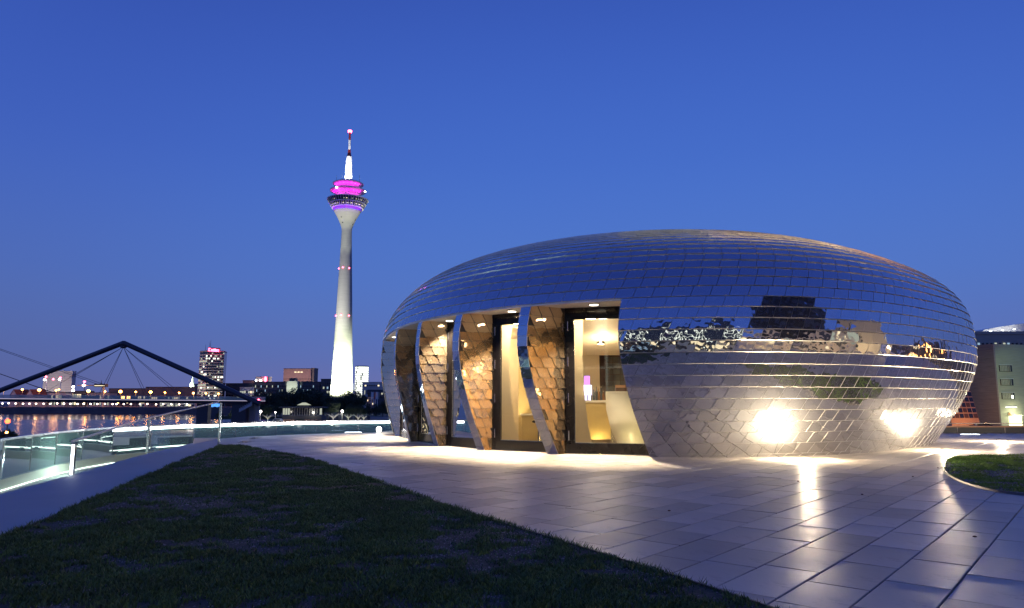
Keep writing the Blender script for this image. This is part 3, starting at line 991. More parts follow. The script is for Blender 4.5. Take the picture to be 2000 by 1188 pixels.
# header trim
b = MB()
hp = S(tt, np.full(60, ZH)) + SN(tt, np.full(60, ZH)) * .004
for i in range(59):
    a, c = hp[i], hp[i + 1]; a2, c2 = outer[i], outer[i + 1]
    b.add([(a[0], a[1], SOF - .022), (c[0], c[1], SOF - .022), (c2[0], c2[1], SOF - .022), (a2[0], a2[1], SOF - .022), (a[0], a[1], ZH - .001), (c[0], c[1], ZH - .001), (c2[0], c2[1], ZH - .001), (a2[0], a2[1], ZH - .001)],
          [(0, 3, 2, 1), (4, 5, 6, 7), (0, 1, 5, 4), (2, 3, 7, 6)])
b.build('header_trim', M['brass'], pav)
# jamb cheek
b = MB()
for k in range(len(ZR) - 1):
    z0, z1 = ZR[k], ZR[k + 1]
    pts_ = []
    for z in (z0, z1):
        p = S(plane_t(z, jam_B, jam_d, jam_t), z)
        s = (p[0] - jam_B[0]) * jam_d[0] + (p[1] - jam_B[1]) * jam_d[1]
        pts_.append((jam_B + jam_d * (s + .0), jam_B + jam_d * .42))
    nj = np.array([-jam_d[1], jam_d[0]]) * .012
    q = []
    for o2 in (0, 1):
        for (pa, pb), z in zip(pts_, (z0, z1 - .003)):
            q += [(*(pa + nj * (1 - o2)), z), (*(pb + nj * (1 - o2)), z)]
    b.add(q, [(0, 1, 3, 2), (4, 6, 7, 5), (0, 2, 6, 4), (1, 5, 7, 3), (0, 4, 5, 1), (2, 3, 7, 6)])
b.build('jamb_cheek', M['fin'], pav)
# soffit downlights
for k, (px, py) in enumerate([(1160, 594.5), (1000, 607.5), (878, 626), (798, 645), (772, 658)]):
    g = gr(px, py, SOF) if False else None
    x_, y_, z_ = ray(px, py); kk = (SOF - EYE) / z_
    c = np.array([x_ * kk, y_ * kk])
    b = MB(); b.lathe((c[0], c[1], SOF - .018), [(.10, .0), (.125, .004), (.13, .016)], 20, 0); fx = b.build('downlight', M['stainless'], pav)
    b = MB(); b.lathe((c[0], c[1], SOF - .022), [(.098, 0), (.10, .012)], 20); b.build('lens', M['downl'], fx)
    o = lamp('SPOT', 'downlight_lamp', (c[0], c[1], SOF - .04), 2900 if k < 3 else 2400, (1.0, .80, .55), pav, size=.09, aim=(c[0], c[1], 0), cone=100, blend=.7)

# ------------------------------------------------------------------ interior
b = MB(); ipoly = [(3.9, 16.6), (1.2, 16.75), (-.6, 18.3), (-1.8, 20.0), (-2.7, 22.2), (-3.5, 24.5), (1, 30), (9, 28), (11, 21), (8, 17.6)]
b.prism(ipoly, -.06, .012); b.build('bar_floor', M['floor_in'], pav)
b = MB(); b.prism([(4.1, 17.2), (2.2, 18.1), (0.6, 19.4), (-.6, 20.9), (-1.4, 22.5), (-2.8, 25.6), (1, 30), (9, 28), (10.2, 21), (8, 18)], SOF - .10, SOF - .01)
b.build('ceiling', M['cream'], pav)
def wallpx(name, px0, px1, Y, z0, z1, mat, th=.08, parent=pav):
    a = at(px0, 784, Y).x; c = at(px1, 784, Y).x
    b = MB(); b.box(a, c, Y, Y + th, z0, z1); return b.build(name, mat, parent)
wallpx('partition', 930, 1172, 24.0, 0, 3.28, M['cream'])
wallpx('partition', 1176, 1330, 24.4, 0, 3.28, M['brown'])
# sloping bulkhead with a ceiling lamp
xa, xb = at(1050, 700, 20).x, at(1330, 700, 20).x
b = MB(); b.add([(xa, 18.4, 3.28), (xb, 18.4, 3.28), (xb, 21.4, 2.56), (xa, 21.4, 2.56), (xa, 18.4, 3.3), (xb, 18.4, 3.3), (xb, 21.4, 3.3), (xa, 21.4, 3.3)], [(0, 3, 2, 1), (4, 5, 6, 7), (0, 1, 5, 4), (1, 2, 6, 5), (2, 3, 7, 6), (3, 0, 4, 7)])
b.build('bulkhead', M['cream'], pav)
c = at(1173, 660, 20.2)
zc = 3.28 - (20.2 - 18.4) / 3.0 * .72
b = MB(); b.lathe((c.x, 20.2, zc - .05), [(.10, 0), (.12, .06)], 16); fx = b.build('downlight', M['stainless'], pav)
b = MB(); b.lathe((c.x, 20.2, zc - .056), [(.09, 0), (.10, .008)], 16); b.build('lens', M['downl'], fx)
lamp('POINT', 'interior_lamp', (c.x, 19.7, zc - .25), 60, (1, .82, .55), pav, size=.12)
lamp('POINT', 'interior_lamp', (0.6, 20.3, 3.0), 260, (1, .78, .46), pav, size=.15)
lamp('POINT', 'interior_lamp', (-.9, 22.3, 3.0), 300, (1, .78, .46), pav, size=.15)
lamp('POINT', 'interior_lamp', (-1.7, 23.6, 3.0), 260, (1, .78, .46), pav, size=.15)
lamp('POINT', 'interior_lamp', (1.9, 17.15, 3.1), 110, (1, .80, .50), pav, size=.12)  # no fixture: added to brighten the sail panels
lamp('POINT', 'interior_lamp', (.15, 18.6, 3.1), 110, (1, .78, .46), pav, size=.12)
lamp('POINT', 'interior_lamp', (-1.25, 20.4, 3.1), 110, (1, .78, .46), pav, size=.12)
b = MB()
for (a_, c_) in (((-.35, 20.75), (-1.1, 22.4)), ((-1.1, 22.4), (-1.9, 24.2)), ((-1.9, 24.2), (-2.6, 26.2))):
    v_ = np.array(c_) - np.array(a_); l_ = np.hypot(*v_); v_ /= l_
    b.obox((np.array(a_) + np.array(c_)) / 2, v_, np.array([-v_[1], v_[0]]), l_ / 2, .05, .012, 3.27)
b.build('inner_wall', M['cream'], pav)
# curved sail panels seen through the two nearest doors
def sail(pts, Y, th=.1):
    q = [at(x, y, Y) for x, y in pts]
    n = len(q)
    b = MB(); b.add([(p.x, Y, max(p.z, .012)) for p in q] + [(p.x, Y + th, max(p.z, .012)) for p in q], [tuple(range(n)), tuple(range(2 * n - 1, n - 1, -1))] + [(i, n + i, n + (i + 1) % n, (i + 1) % n) for i in range(n)])
    return b.build('sail_panel', M['cream'], pav)
sail([(1112, 875), (1112, 606), (1139, 606), (1138, 700), (1141, 770), (1149, 830), (1158, 875)], 17.9)
sail([(965, 877), (965, 606), (1010, 612), (1000, 640), (994, 690), (996, 760), (1004, 820), (1016, 877)], 19.2)
b = MB(); q = at(1016, 700, 20.4); b.box(q.x - .05, q.x + .9, 20.4, 20.5, .012, 3.2); b.build('screen_panel', M['gold'], pav)
q = at(1016, 700, 19.9)
lamp('SPOT', 'panel_washer', (q.x - .35, 19.75, .2), 160, (1, .80, .42), pav, size=.05, aim=(q.x - .2, 20.6, 3.2), cone=80)

def furn(name, label, cat, loc): return thing(name, label, cat, loc)
# low gold cabinet behind the second door
q = at(1018, 860, 19.6); q1 = at(1062, 860, 19.6)
t = furn('cabinet', 'low golden cabinet behind the glass of the second door', 'cabinet', (q.x, 19.6, .012))
b = MB(); b.box(q.x, q1.x + .4, 19.6, 20.1, .012, .82); b.build('body', M['gold'], t)
b = MB(); b.box(q.x - .02, q1.x + .42, 19.57, 20.12, .822, .86); b.build('top', M['whitec'], t)
# bar counter
Yb = 21.2
a = at(1144, 800, Yb).x; c = at(1192, 800, Yb).x
t = furn('bar_counter', 'golden fronted bar counter with pale top holding the bottles', 'counter', (a, Yb, .012))
b = MB(); b.box(a, c, Yb, Yb + .5, .1, 1.16); b.build('front', M['gold'], t)
b = MB(); b.box(a - .05, c + .03, Yb - .06, Yb + .55, 1.163, 1.23); b.build('top', M['whitec'], t)
b = MB(); b.box(c + .002, c + .12, Yb - .04, Yb + .02, .012, 1.16); b.build('leg', M['stainless'], t)
lamp('POINT', 'counter_glow', ((a + c) / 2, Yb - .25, .1), 9, (1, .75, .25), t, size=.05)
# curved white reception counter
Yc = 18.35
prof = [(768, 1183), (800, 1183.5), (830, 1190), (850, 1197), (871, 1206)]
rx = at(1262, 800, Yc).x
t = furn('white_counter', 'curved white counter tapering to the floor, lit from below, in the nearest doorway', 'counter', ((rx + at(1200, 800, Yc).x) / 2, Yc, .012))
b = MB(); rows = []
for py_, px_ in prof:
    zc_ = max(.014, at(1200, py_, Yc).z); lx = at(px_, 784, Yc).x
    cx_ = (lx + rx) / 2; hw = (rx - lx) / 2
    rows.append([(cx_ - hw * math.cos(th_), Yc - .55 * (hw / .5) * .5 * math.sin(th_), zc_) for th_ in np.linspace(0, PI, 17)])
vs = [p for r_ in rows for p in r_]; n = 17
b.add(vs, [(i * n + j, i * n + j + 1, (i + 1) * n + j + 1, (i + 1) * n + j) for i in range(4) for j in range(16)] + [tuple(range(n))])
b.build('front', M['whitec'], t, smooth=50)
b = MB(); p0_ = rows[0]; b.add([(x_, y_ - .01, z_ + .002) for x_, y_, z_ in p0_] + [(x_, y_ - .01, z_ + .04) for x_, y_, z_ in p0_], [tuple(range(n)), tuple(range(2 * n - 1, n - 1, -1))] + [(i, n + i, n + (i + 1) % n, (i + 1) % n) for i in range(n)])
b.build('top', M['whitec'], t)
lamp('POINT', 'counter_glow', ((rx + at(1206, 800, Yc).x) / 2 + .0, Yc - .85, .12), 16, (1, .82, .38), t, size=.08)
q = gr(1066, 863, .012)
t = furn('bar_stool', 'black bar stool just inside the second door', 'stool', (q.x - .3, 19.0, .012))
b = MB(); b.lathe((q.x - .3, 19.0, .013), [(.20, 0), (.20, .02), (.05, .05)], 18); b.build('base', M['black'], t)
b = MB(); b.tube((q.x - .3, 19.0, .05), (q.x - .3, 19.0, .62), .025); b.build('stem', M['stainless'], t)
b = MB(); b.lathe((q.x - .3, 19.0, .62), [(.05, 0), (.17, .03), (.18, .07), (.14, .09)], 18); b.build('seat', M['black'], t)
# things on the counters
zt = 1.231
for k, (px, hh, mt, lb) in enumerate([(1161, .34, 'bottle', 'dark bottle nearest the violet display on the bar counter'), (1166.5, .42, 'bottle', 'tallest dark bottle in the middle of the row on the bar counter'), (1171, .36, 'bottle2', 'amber bottle between the dark bottles on the bar counter'), (1175.5, .40, 'bottle', 'dark bottle at the right end of the bottle row'), (1180, .27, 'bottle2', 'short amber bottle beside the white counter')]):
    x_ = at(px, 784, Yb).x
    t = furn('bottle', lb, 'bottle', (x_, Yb + .15, zt)); t['group'] = 'bottles on the bar counter'
    b = MB(); b.lathe((x_, Yb + .15, zt), [(.036, 0), (.038, .02), (.038, hh * .6), (.014, hh * .75), (.013, hh * .93)], 12); b.build('body', M[mt], t, smooth=40)
    b = MB(); b.lathe((x_, Yb + .15, zt), [(.016, hh * .932), (.016, hh)], 10); b.build('cap', M['gold'], t)
x0, x1 = at(1141, 784, Yb).x, at(1158.5, 784, Yb).x
t = furn('display_shelf', 'glowing white and violet bottle display at the left end of the bar', 'display', (x0, Yb + .3, zt))
b = MB(); b.box(x0, x1, Yb + .32, Yb + .36, zt, zt + .46); b.build('light_panel', M['bottlelight'], t)
b = MB(); b.box(x0 + .04, x1 - .06, Yb + .30, Yb + .318, zt + .463, zt + .72); b.build('violet_panel', M['violetbox'], t)
b = MB(); 
for zz_ in (.24, .46): b.box(x0 - .01, x1 + .01, Yb + .2, Yb + .318, zt + zz_ - .012, zt + zz_)
b.build('shelf', M['whitec'], t)
for j in range(5):
    b = MB(); xx = x0 + .03 + j * .052; b.lathe((xx, Yb + .25, zt + .001), [(.018, 0), (.018, .13), (.007, .17), (.007, .22)], 8); b.build('flask', M['glass_door'] if j % 2 else M['bottle'], t)
# tiled mirror wall and brown cabinet door
x0, x1 = at(1184, 784, 24.3).x, at(1240, 784, 24.3).x
t = MB(); t.box(x0 - .22, x1, 24.30, 24.39, .012, 2.9); mw = t.build('tiled_wall', M['brown'], pav)
for r_ in range(9):
    for c_ in range(4):
        b = MB(); xx = x0 + c_ * (x1 - x0) / 4; zz_ = .9 + r_ * .2
        b.box(xx + .006, xx + (x1 - x0) / 4 - .006, 24.27 - .003 * ((r_ + c_) % 3), 24.298, zz_ + .006, zz_ + .194); b.build('wall_tile', M['mirrorwall'], mw)
q = at(1184, 768, 18.2)
t = furn('open_box', 'open orange wooden box on top of the white counter', 'box', (q.x + .3, 18.2, 1.44))
z_ = max(rows[0][0][2] + .042, 1.3)
b = MB(); b.box(q.x + .24, q.x + .50, 18.14, 18.24, z_, z_ + .09); b.build('box_body', M['brown'], t)
b = MB(); b.box(q.x + .24, q.x + .50, 18.242, 18.26, z_ + .0, z_ + .16); b.build('box_lid', M['terra'], t)
# ------------------------------------------------------------------ uplights in the paving
ups = [((1576, 899), 'round uplight sunk in the paving in front of the shell'), ((1850, 881), 'round uplight sunk in the paving near the shell\'s right end'), ((1957, 863), 'bright uplight in the paving behind the rounded grass bed'),
       ((1482, 893.5), 'uplight close against the foot of the shell')]
for k, ((px, py), lb) in enumerate(ups[:3]):
    g = gr(px, py)
    t = thing('ground_uplight', lb, 'light', (g.x, g.y, 0), 'uplights sunk in the paving')
    b = MB(); b.lathe((g.x, g.y, 0.0), [(.15, -.03), (.15, .006), (.115, .010)], 24, cap=False); b.build('ring', M['stainless'], t)
    b = MB(); b.lathe((g.x, g.y, .0), [(.112, -.01), (.112, .012), (.06, .02)], 24); b.build('lens', M['uplight'], t)
    lamp('SPOT', 'uplight_lamp', (g.x, g.y, .06), (800, 800, 800)[k], (1, .82, .54), t, size=.05, aim=(g.x, g.y, 3), cone=165, blend=.3)
    lamp('POINT', 'added_shell_bounce', (g.x, g.y, 0.16), 460, (1, .80, .54), t, size=.03)  # extra lamp above the lens, stands in for light thrown back by the shell
for k, ((px, py), lb) in enumerate([((1895, 849), 'long flat light strip in the far right paving'), ((690, 845), 'flat light strip in the paving left of the pavilion')]):
    g = gr(px, py)
    t = thing('floor_light', lb, 'light', (g.x, g.y, 0))
    b = MB(); b.box(g.x - .36, g.x + .36, g.y - .13, g.y + .13, -.03, .006); b.build('frame', M['stainless'], t)
    b = MB(); b.box(g.x - .30, g.x + .30, g.y - .09, g.y + .09, .0065, .012); b.build('lens', M['led'], t)
g = gr(740, 848)
t = thing('floodlight', 'small round floodlight on a low plinth left of the pavilion', 'light', (g.x, g.y, 0))
b = MB(); b.box(g.x - .10, g.x + .65, g.y, g.y + .3, 0, .07); b.build('plinth', M['conc'], t)
b = MB(); b.sphere((g.x, g.y - .02, .17), .10, 14); b.build('lens', M['floodl'], t)
b = MB(); b.tube((g.x, g.y + .03, .06), (g.x, g.y + .03, .1), .03); b.build('stem', M['stainless'], t)
lamp('POINT', 'flood_lamp', (g.x - .1, g.y - .25, .25), 22, (1, .92, .85), t, size=.08)
#SPLIT
# ------------------------------------------------------------------ balustrade, walkway lights, handrail
OUT = [(-7.2, 2.0), (-8.3, 6.0), (-9.0, 9.0), (-10.3, 14.4), (-11.35, 18), (-11.8, 20.7), (-11.6, 22.9), (-10.4, 25.5), (-8.0, 28.4), (-5.1, 29.9), (-4.0, 30.1), (-3.0, 30.2)]
OUTS = smoothpoly(OUT, 6, False)
def resample(pts, step):
    P = np.array(pts, float); L_ = np.concatenate([[0], np.cumsum(np.hypot(*np.diff(P, axis=0).T))])
    n = int(L_[-1] / step); s = np.linspace(0, L_[-1], n + 1)
    return [(np.interp(a, L_, P[:, 0]), np.interp(a, L_, P[:, 1])) for a in s]
BP = resample(OUTS, 1.62)
bal = thing('glass_balustrade', 'greenish glass balustrade with lit handrail along the terrace edge above the river', 'railing', (-10.3, 14.4, -.62))
RT = 0.40
rl = MB(); ch = MB(); leds = MB(); pl = MB()
for i in range(len(BP) - 1):
    a, c = np.array(BP[i]), np.array(BP[i + 1]); d = c - a; L_ = np.hypot(*d); d /= L_; nn = np.array([d[1], -d[0]]); mid = (a + c) / 2
    zb = -.62 if mid[1] < 21.2 else -.62
    rl.obox(mid, d, nn, L_ / 2 + .01, .035, RT, RT + .045)
    g = MB(); g.obox(mid, d, nn, L_ / 2 - .012, .009, zb + .25, RT - .002); g.build('glass_panel', M['glass_bal'], bal)
    pl.obox(mid, d, nn, L_ / 2, .06, -.62, -.38)
    if mid[1] > 21.5:
        leds.obox(mid + nn * .03, d, nn, L_ / 2 - .005, .012, RT - .085, RT - .004)
    cl = MB(); cl.obox(a, d, nn, .008, .022, zb + .26, RT - .004); cl.build('clamp_strip', M['stainless'], bal)
    q_ = MB()
    if 7 < mid[1] < 21.5: q_.obox(mid + nn * .10, d, nn, L_ / 2 - .003, .008, -.60, -.580)
    elif mid[1] > 21.5: q_.obox(mid + nn * .10, d, nn, L_ / 2 - .15, .010, -.27, -.245)
    if q_.v: q_.build('floor_light_strip', M['led2'], bal)
rl.build('handrail', M['stainless'], bal); pl.build('base_channel', M['greyclad'], bal); leds.build('lit_strip', M['led'], bal)
# ramp kerb between path and walkway, with its pale wedge
wd = thing('ramp_wedge', 'pale concrete wedge where the lit ramp meets the path', 'kerb', (-10.2, 23.5, 0))
b = MB(); A_ = gr(376, 868); B_ = gr(416, 859); C_ = gr(376, 866)
b.add([(A_.x, A_.y, -.25), (B_.x, B_.y, -.25), (B_.x - .25, B_.y + 1.0, -.25), (A_.x, A_.y, .0), (B_.x, B_.y, .015), (B_.x - .25, B_.y + 1.0, .015), (A_.x - .35, A_.y + .9, -.25), (A_.x - .35, A_.y + .9, .13)],
      [(0, 1, 4, 3), (3, 4, 5, 7), (1, 2, 5, 4), (0, 3, 7, 6), (2, 6, 7, 5), (0, 6, 2, 1)])
b.build('wedge', M['pale'], wd)
hr = thing('ramp_handrail', 'slim steel handrail on three posts climbing beside the path', 'handrail', (-8.45, 16.7, 0))
pA, pB, pC = gr(140, 927), gr(287, 886), gr(427, 870)
tA, tB, tC = at(140, 865, pA.y), at(287, 819, pB.y), at(427, 787, pC.y)
for k, (p, t_) in enumerate(((pA, tA), (pB, tB), (pC, tC))):
    b = MB(); b.obox((p.x, p.y), (1, 0), (0, 1), .035 if k == 0 else .026, .02, -.62 if k < 1 else -.3, t_.z)
    b.build('post', M['stainless'] , hr)
b = MB()
for u_, v_ in ((tA, tB), (tB, tC)):
    b.tube((u_.x, u_.y, u_.z + .02), (v_.x, v_.y, v_.z + .02), .02, n=8)
b.build('rail', M['whitep'], hr)
b = MB(); b.obox((pA.x + .0, pA.y - .03), (1, 0), (0, 1), .016, .004, .0, tA.z - .03); b.build('lit_strip', M['led'], hr)  # glowing sliver imitates LED glare on the first post
lamp('POINT', 'walkway_fill', (-9.3, 12.8, -.2), 130, (.72, 1, .90), bal, size=.02)  # added point light without fixture, brightens walkway and glass
lamp('POINT', 'walkway_fill', (-10.4, 18.2, -.2), 130, (.72, 1, .90), bal, size=.02)  # second added fill, further along the walkway

# parapet at the far right edge of the terrace
pp = thing('parapet', 'low dark parapet wall along the terrace edge right of the pavilion', 'wall', (30, 27.7, 0))
b = MB(); b.box(14.5, 60, 27.62, 27.86, -.06, .22); b.build('wall', M['darkc'], pp)
b = MB(); b.box(14.5, 60, 27.58, 27.9, .222, .27); b.build('coping', M['terra'], pp)
for x in np.arange(16.9, 50, 1.8):
    b = MB(); b.box(x, x + .02, 27.60, 27.618, -.0, .22); b.build('joint_strip', M['stainless'], pp)
b = MB(); b.box(14.5, 60, 28.2, 28.26, .33, .36)
for x in np.arange(15, 60, 3.0): b.box(x, x + .05, 28.2, 28.26, -.5, .329)
hr2 = b.build('guard_rail', M['stainless'], loc=(30, 28.2, 0)); tag(hr2, 'thin steel guard rail just beyond the dark parapet on the right', 'railing')

# ------------------------------------------------------------------ water and land
b = MB(); b.add([(-3000, 488, -11), (400, 488, -11), (400, 2500, -11), (-3000, 2500, -11)], [(0, 1, 2, 3)]); b.build('river', M['river'], kind='structure')
b = MB(); b.add([(-3000, -600, -11.004), (900, -600, -11.004), (900, 488, -11.004), (-3000, 488, -11.004)], [(0, 1, 2, 3)]); b.build('harbour_basin', M['harbour'], kind='structure')
b = MB(); b.prism([(-150, 488), (-138, 420), (-112, 300), (-96, 235), (-86, 203), (-69, 165), (-38, 100), (-18, 60), (60, 45), (1500, 45), (1500, 2600), (-215, 2600), (-212, 520)], -13, -9.3)
b.build('park_ground', M['land'], kind='structure')
b = MB(); b.prism([(48, 62), (1500, 62), (1500, 700), (48, 700)], -9.2, -5.0); b.build('street', M['asphalt'], kind='structure')
b = MB(); b.prism([(-3000, 716), (-213, 712), (-213, 2600), (-3000, 2600)], -13, -4.4); b.build('far_quay', M['quay'], kind='structure')
b = MB(); b.prism([(-600, -700), (600, -700), (600, -75), (-600, -75)], -13, -3.0); b.build('hotel_street', M['asphalt'], kind='structure')

# ------------------------------------------------------------------ distant buildings
UNIT = {}
def unitbox(mat):
    if mat not in UNIT:
        b = MB(); b.box(-.5, .5, -.5, .5, -.5, .5); UNIT[mat] = b.mesh('window', [M[mat]])
    return UNIT[mat]
def piece(name, parent, c, s, mat):
    o = bpy.data.objects.new(name, unitbox(mat)); COL.objects.link(o); o.parent = parent
    o.location = Vector(c) - ORG[parent.name]; o.scale = s
    return o
def block(name, label, px0, px1, pyt, Y, dep, zb, mat, floors=0, cols=0, lit=0.2, lits=('winwarm', 'winsoft'), dark='pane', wh=.5, ww=.7, roof=None, zt0=None, side=None, top_skip=.06, bot_skip=.0, cat='building', group=None):
    x0, x1 = at(px0, 770, Y).x, at(px1, 770, Y).x
    zt_ = at(px0, pyt, Y).z
    t = thing(name, label, cat, ((x0 + x1) / 2, Y, zb), group)
    b = MB(); b.box(x0, x1, Y, Y + dep, zb, zt_); b.build('wall', M[mat], t)
    b = MB(); b.box(x0 - .3, x1 + .3, Y - .3, Y + dep + .3, zt_ + .002, zt_ + .8); b.build('roof', M[roof or mat], t)
    H_ = (zt_ - zb)
    zA, zB = zb + H_ * bot_skip, zt_ - H_ * top_skip
    for f in range(floors):
        zc_ = zA + (zB - zA) * (f + .5) / floors
        hh = (zB - zA) / floors * wh
        for c in range(cols):
            xc = x0 + (x1 - x0) * (c + .5) / cols
            mt = rnd.choice(lits) if rnd.random() < lit else dark
            if mt is None: continue
            piece('window', t, (xc, Y - .04, zc_), ((x1 - x0) / cols * ww, .3, hh), mt)
    return t, x0, x1, zt_
# cream cold-store block behind the bridge
t, x0, x1, zt_ = block('warehouse', 'large pale windowless block with horizontal ribs behind the bridge arch', 82, 138, 726, 900, 8, -4.4, 'pale')
for k in range(13):
    z = zt_ - 2 - k * 2.2
    b = MB(); b.box(x0 + 1, x1 - 1, 899.7, 899.98, z - .3, z); b.build('rib', M['conc'], t)
for (pxm, pts, lb) in ((89, ((90, 736, 'redl'), (87, 742, 'lampw'), (104, 741, 'redl')), 'slim pale mast with a white and red beacons before the ribbed block'), (116.5, ((118, 738, 'redl'), (116, 741, 'lampw')), 'green lit mast with red beacon before the ribbed block')):
    m0 = at(pxm, 768, 860)
    t = thing('beacon_mast', lb, 'mast', (m0.x, 860, -4.4))
    b = MB(); b.tube((m0.x, 860, -4.4), (m0.x, 860, at(pxm, 740, 860).z), .7, .4); b.build('pole', M['whitep'], t)
    for (a, c, mt) in pts:
        q = at(a, c, 858); b = MB(); b.sphere((q.x, 858, q.z), 1.15, 8); b.build('beacon', M[mt], t)
        if abs(a - pxm) > 3: b = MB(); b.tube((m0.x, 859, q.z), (q.x, 859, q.z), .2); b.build('arm', M['conc'], t)
lamp('SPOT', 'added_facade_spot', ((x0 + x1) / 2, 850, 2), 70000, (1, .8, .7), t, size=1, aim=((x0 + x1) / 2, 900, 14), cone=130)  # added spot, stands in for street lamp light on the ribbed block
# gabled houses
for k, (a, c, lb) in enumerate(((20, 50, 'left gabled white house with dark red roof across the river'), (51, 84, 'right gabled white house with dark red roof across the river'))):
    Y = 770
    x0, x1 = at(a, 770, Y).x, at(c, 770, Y).x; xm = x0 + (x1 - x0) * .42
    ze, zp = at(a, 773, Y).z, at(a, 761.5, Y).z
    t = thing('gabled_house', lb, 'house', ((x0 + x1) / 2, Y, -4.4), 'gabled houses across the river')
    b = MB(); b.prism([(x0, Y), (xm, Y), (xm, Y + 12), (x0, Y + 12)], -4.4, ze); b.add([(x0, Y, ze), (xm, Y, ze), ((x0 + xm) / 2, Y, zp), (x0, Y + .4, ze), (xm, Y + .4, ze), ((x0 + xm) / 2, Y + .4, zp)], [(0, 1, 2), (5, 4, 3), (0, 2, 5, 3), (1, 4, 5, 2)]); b.build('wall', M['pale'], t)
    b = MB(); mxx = (x0 + xm) / 2
    b.add([(mxx, Y - .5, zp + .5), (xm + .6, Y - .5, ze), (x1, Y + 8, ze), (x1 - 3, Y + 8, zp + .5), (x0 - .6, Y - .5, ze), (x0 - .6, Y + 12, ze), (mxx, Y + 12, zp + .5)], [(0, 1, 2, 3), (0, 3, 6), (0, 6, 5, 4)]); b.build('roof', M['redroof'], t)
    b = MB(); b.box(xm + .1, x1 - 1, Y + 6, Y + 9, -4.4, ze - .2); b.build('wing', M['pale'], t)
    for j in range(2): piece('window', t, (x0 + (xm - x0) * (.3 + .4 * j), Y - .1, (ze - 4.4) / 2 + 1), (1.6, .4, 2.2), 'pane')
block('row_building', 'long low white building right of the gabled houses', 86, 127, 767, 780, 15, -4.4, 'pale', 2, 14, .25, roof='bluec')
block('row_building', 'dark blocky house left of the orange lamps across the river', 141, 168, 765, 778, 15, -4.4, 'darkc', 2, 6, .4, roof='bluec')
block('row_building', 'low pale building with dim windows below the lookout cabin', 169, 214, 768, 780, 15, -4.4, 'conc', 2, 12, .3, roof='bluec')
t, *_ = block('market_hall', 'long low hall with a dark sloping roof behind the bridge cables', 212, 284, 760, 820, 30, -4.4, 'brick', 2, 20, .3, ('winwarm', 'lamps'), roof='bluec', bot_skip=.1, top_skip=.35)
t, *_ = block('market_hall', 'taller dark roofed hall right of centre behind the bridge cables', 284, 380, 757, 815, 30, -4.4, 'brick', 2, 24, .25, ('winwarm', 'winsoft'), roof='bluec', bot_skip=.1, top_skip=.45)
# lookout cabin beside the crane
q = at(200, 780, 700)
t = thing('lookout_tower', 'dark cabin on a pale column above the far quay', 'tower', (q.x, 740, -4.4))
b = MB(); b.tube((q.x * 740 / 700, 740, -4.4), (q.x * 740 / 700, 740, at(200, 756, 740).z), 1.2); b.build('column', M['pale'], t)
a, c = at(187, 750, 740), at(208, 756, 740)
b = MB(); b.box(a.x, c.x, 737, 743, c.z, a.z); b.build('cabin', M['darkc'], t)
piece('window', t, ((a.x + c.x) / 2, 736.9, (a.z + c.z) / 2 - .3), ((c.x - a.x) * .9, .2, .7), 'winwarm')
b = MB(); xx = at(198, 745, 740).x; b.tube((xx, 740, a.z), (xx, 740, a.z + 4), .5, .1); b.build('antenna', M['darkc'], t)
q = at(166, 746, 790)
t = thing('harbour_crane', 'harbour crane with a red light at its tip and lit jib', 'crane', (q.x, 790, -4.4))
b = MB(); b.tube((q.x, 790, -4.4), (q.x, 790, q.z), .6, .3); b.build('mast', M['bridge'], t)
a, c = at(151, 753, 790), at(187, 753, 790); b = MB(); b.box(a.x, c.x, 789.5, 790.5, a.z - .5, a.z + .5); b.build('jib', M['terra'], t)
b = MB(); b.sphere((q.x, 789, q.z), 1.2, 8); b.build('beacon', M['redl'], t)
for a in (143, 163.5): p = at(a, 756 if a < 150 else 753, 789); b = MB(); b.sphere((p.x, 789, p.z), 1.4, 8); b.build('work_lamp', M['lampw'], t)
# church spire
q = at(372.5, 757, 860)
t = thing('church', 'floodlit pale green church spire left of the office tower', 'church', (q.x, 860, -4.4))
b = MB(); w_ = 3.6; b.box(q.x - w_, q.x + w_, 860, 867, -4.4, at(372, 757, 860).z); b.build('tower_base', M['brick'], t)
b = MB(); b.lathe((q.x, 863.5, 0), [(2.9, at(372, 757, 860).z), (2.7, at(372, 751, 860).z), (1.7, at(372, 746, 860).z), (.15, at(372, 733, 860).z)], 8); b.build('spire', M['tower'], t)
lamp('SPOT', 'spire_floodlight', (q.x, 849, 19), 60000, (.8, 1, .75), t, size=.5, aim=(q.x, 862, 25), cone=80)
block('row_building', 'small striped grey building between the spire and the office tower', 377, 387, 751, 870, 15, -4.4, 'conc', 5, 1, .3, ww=.9)
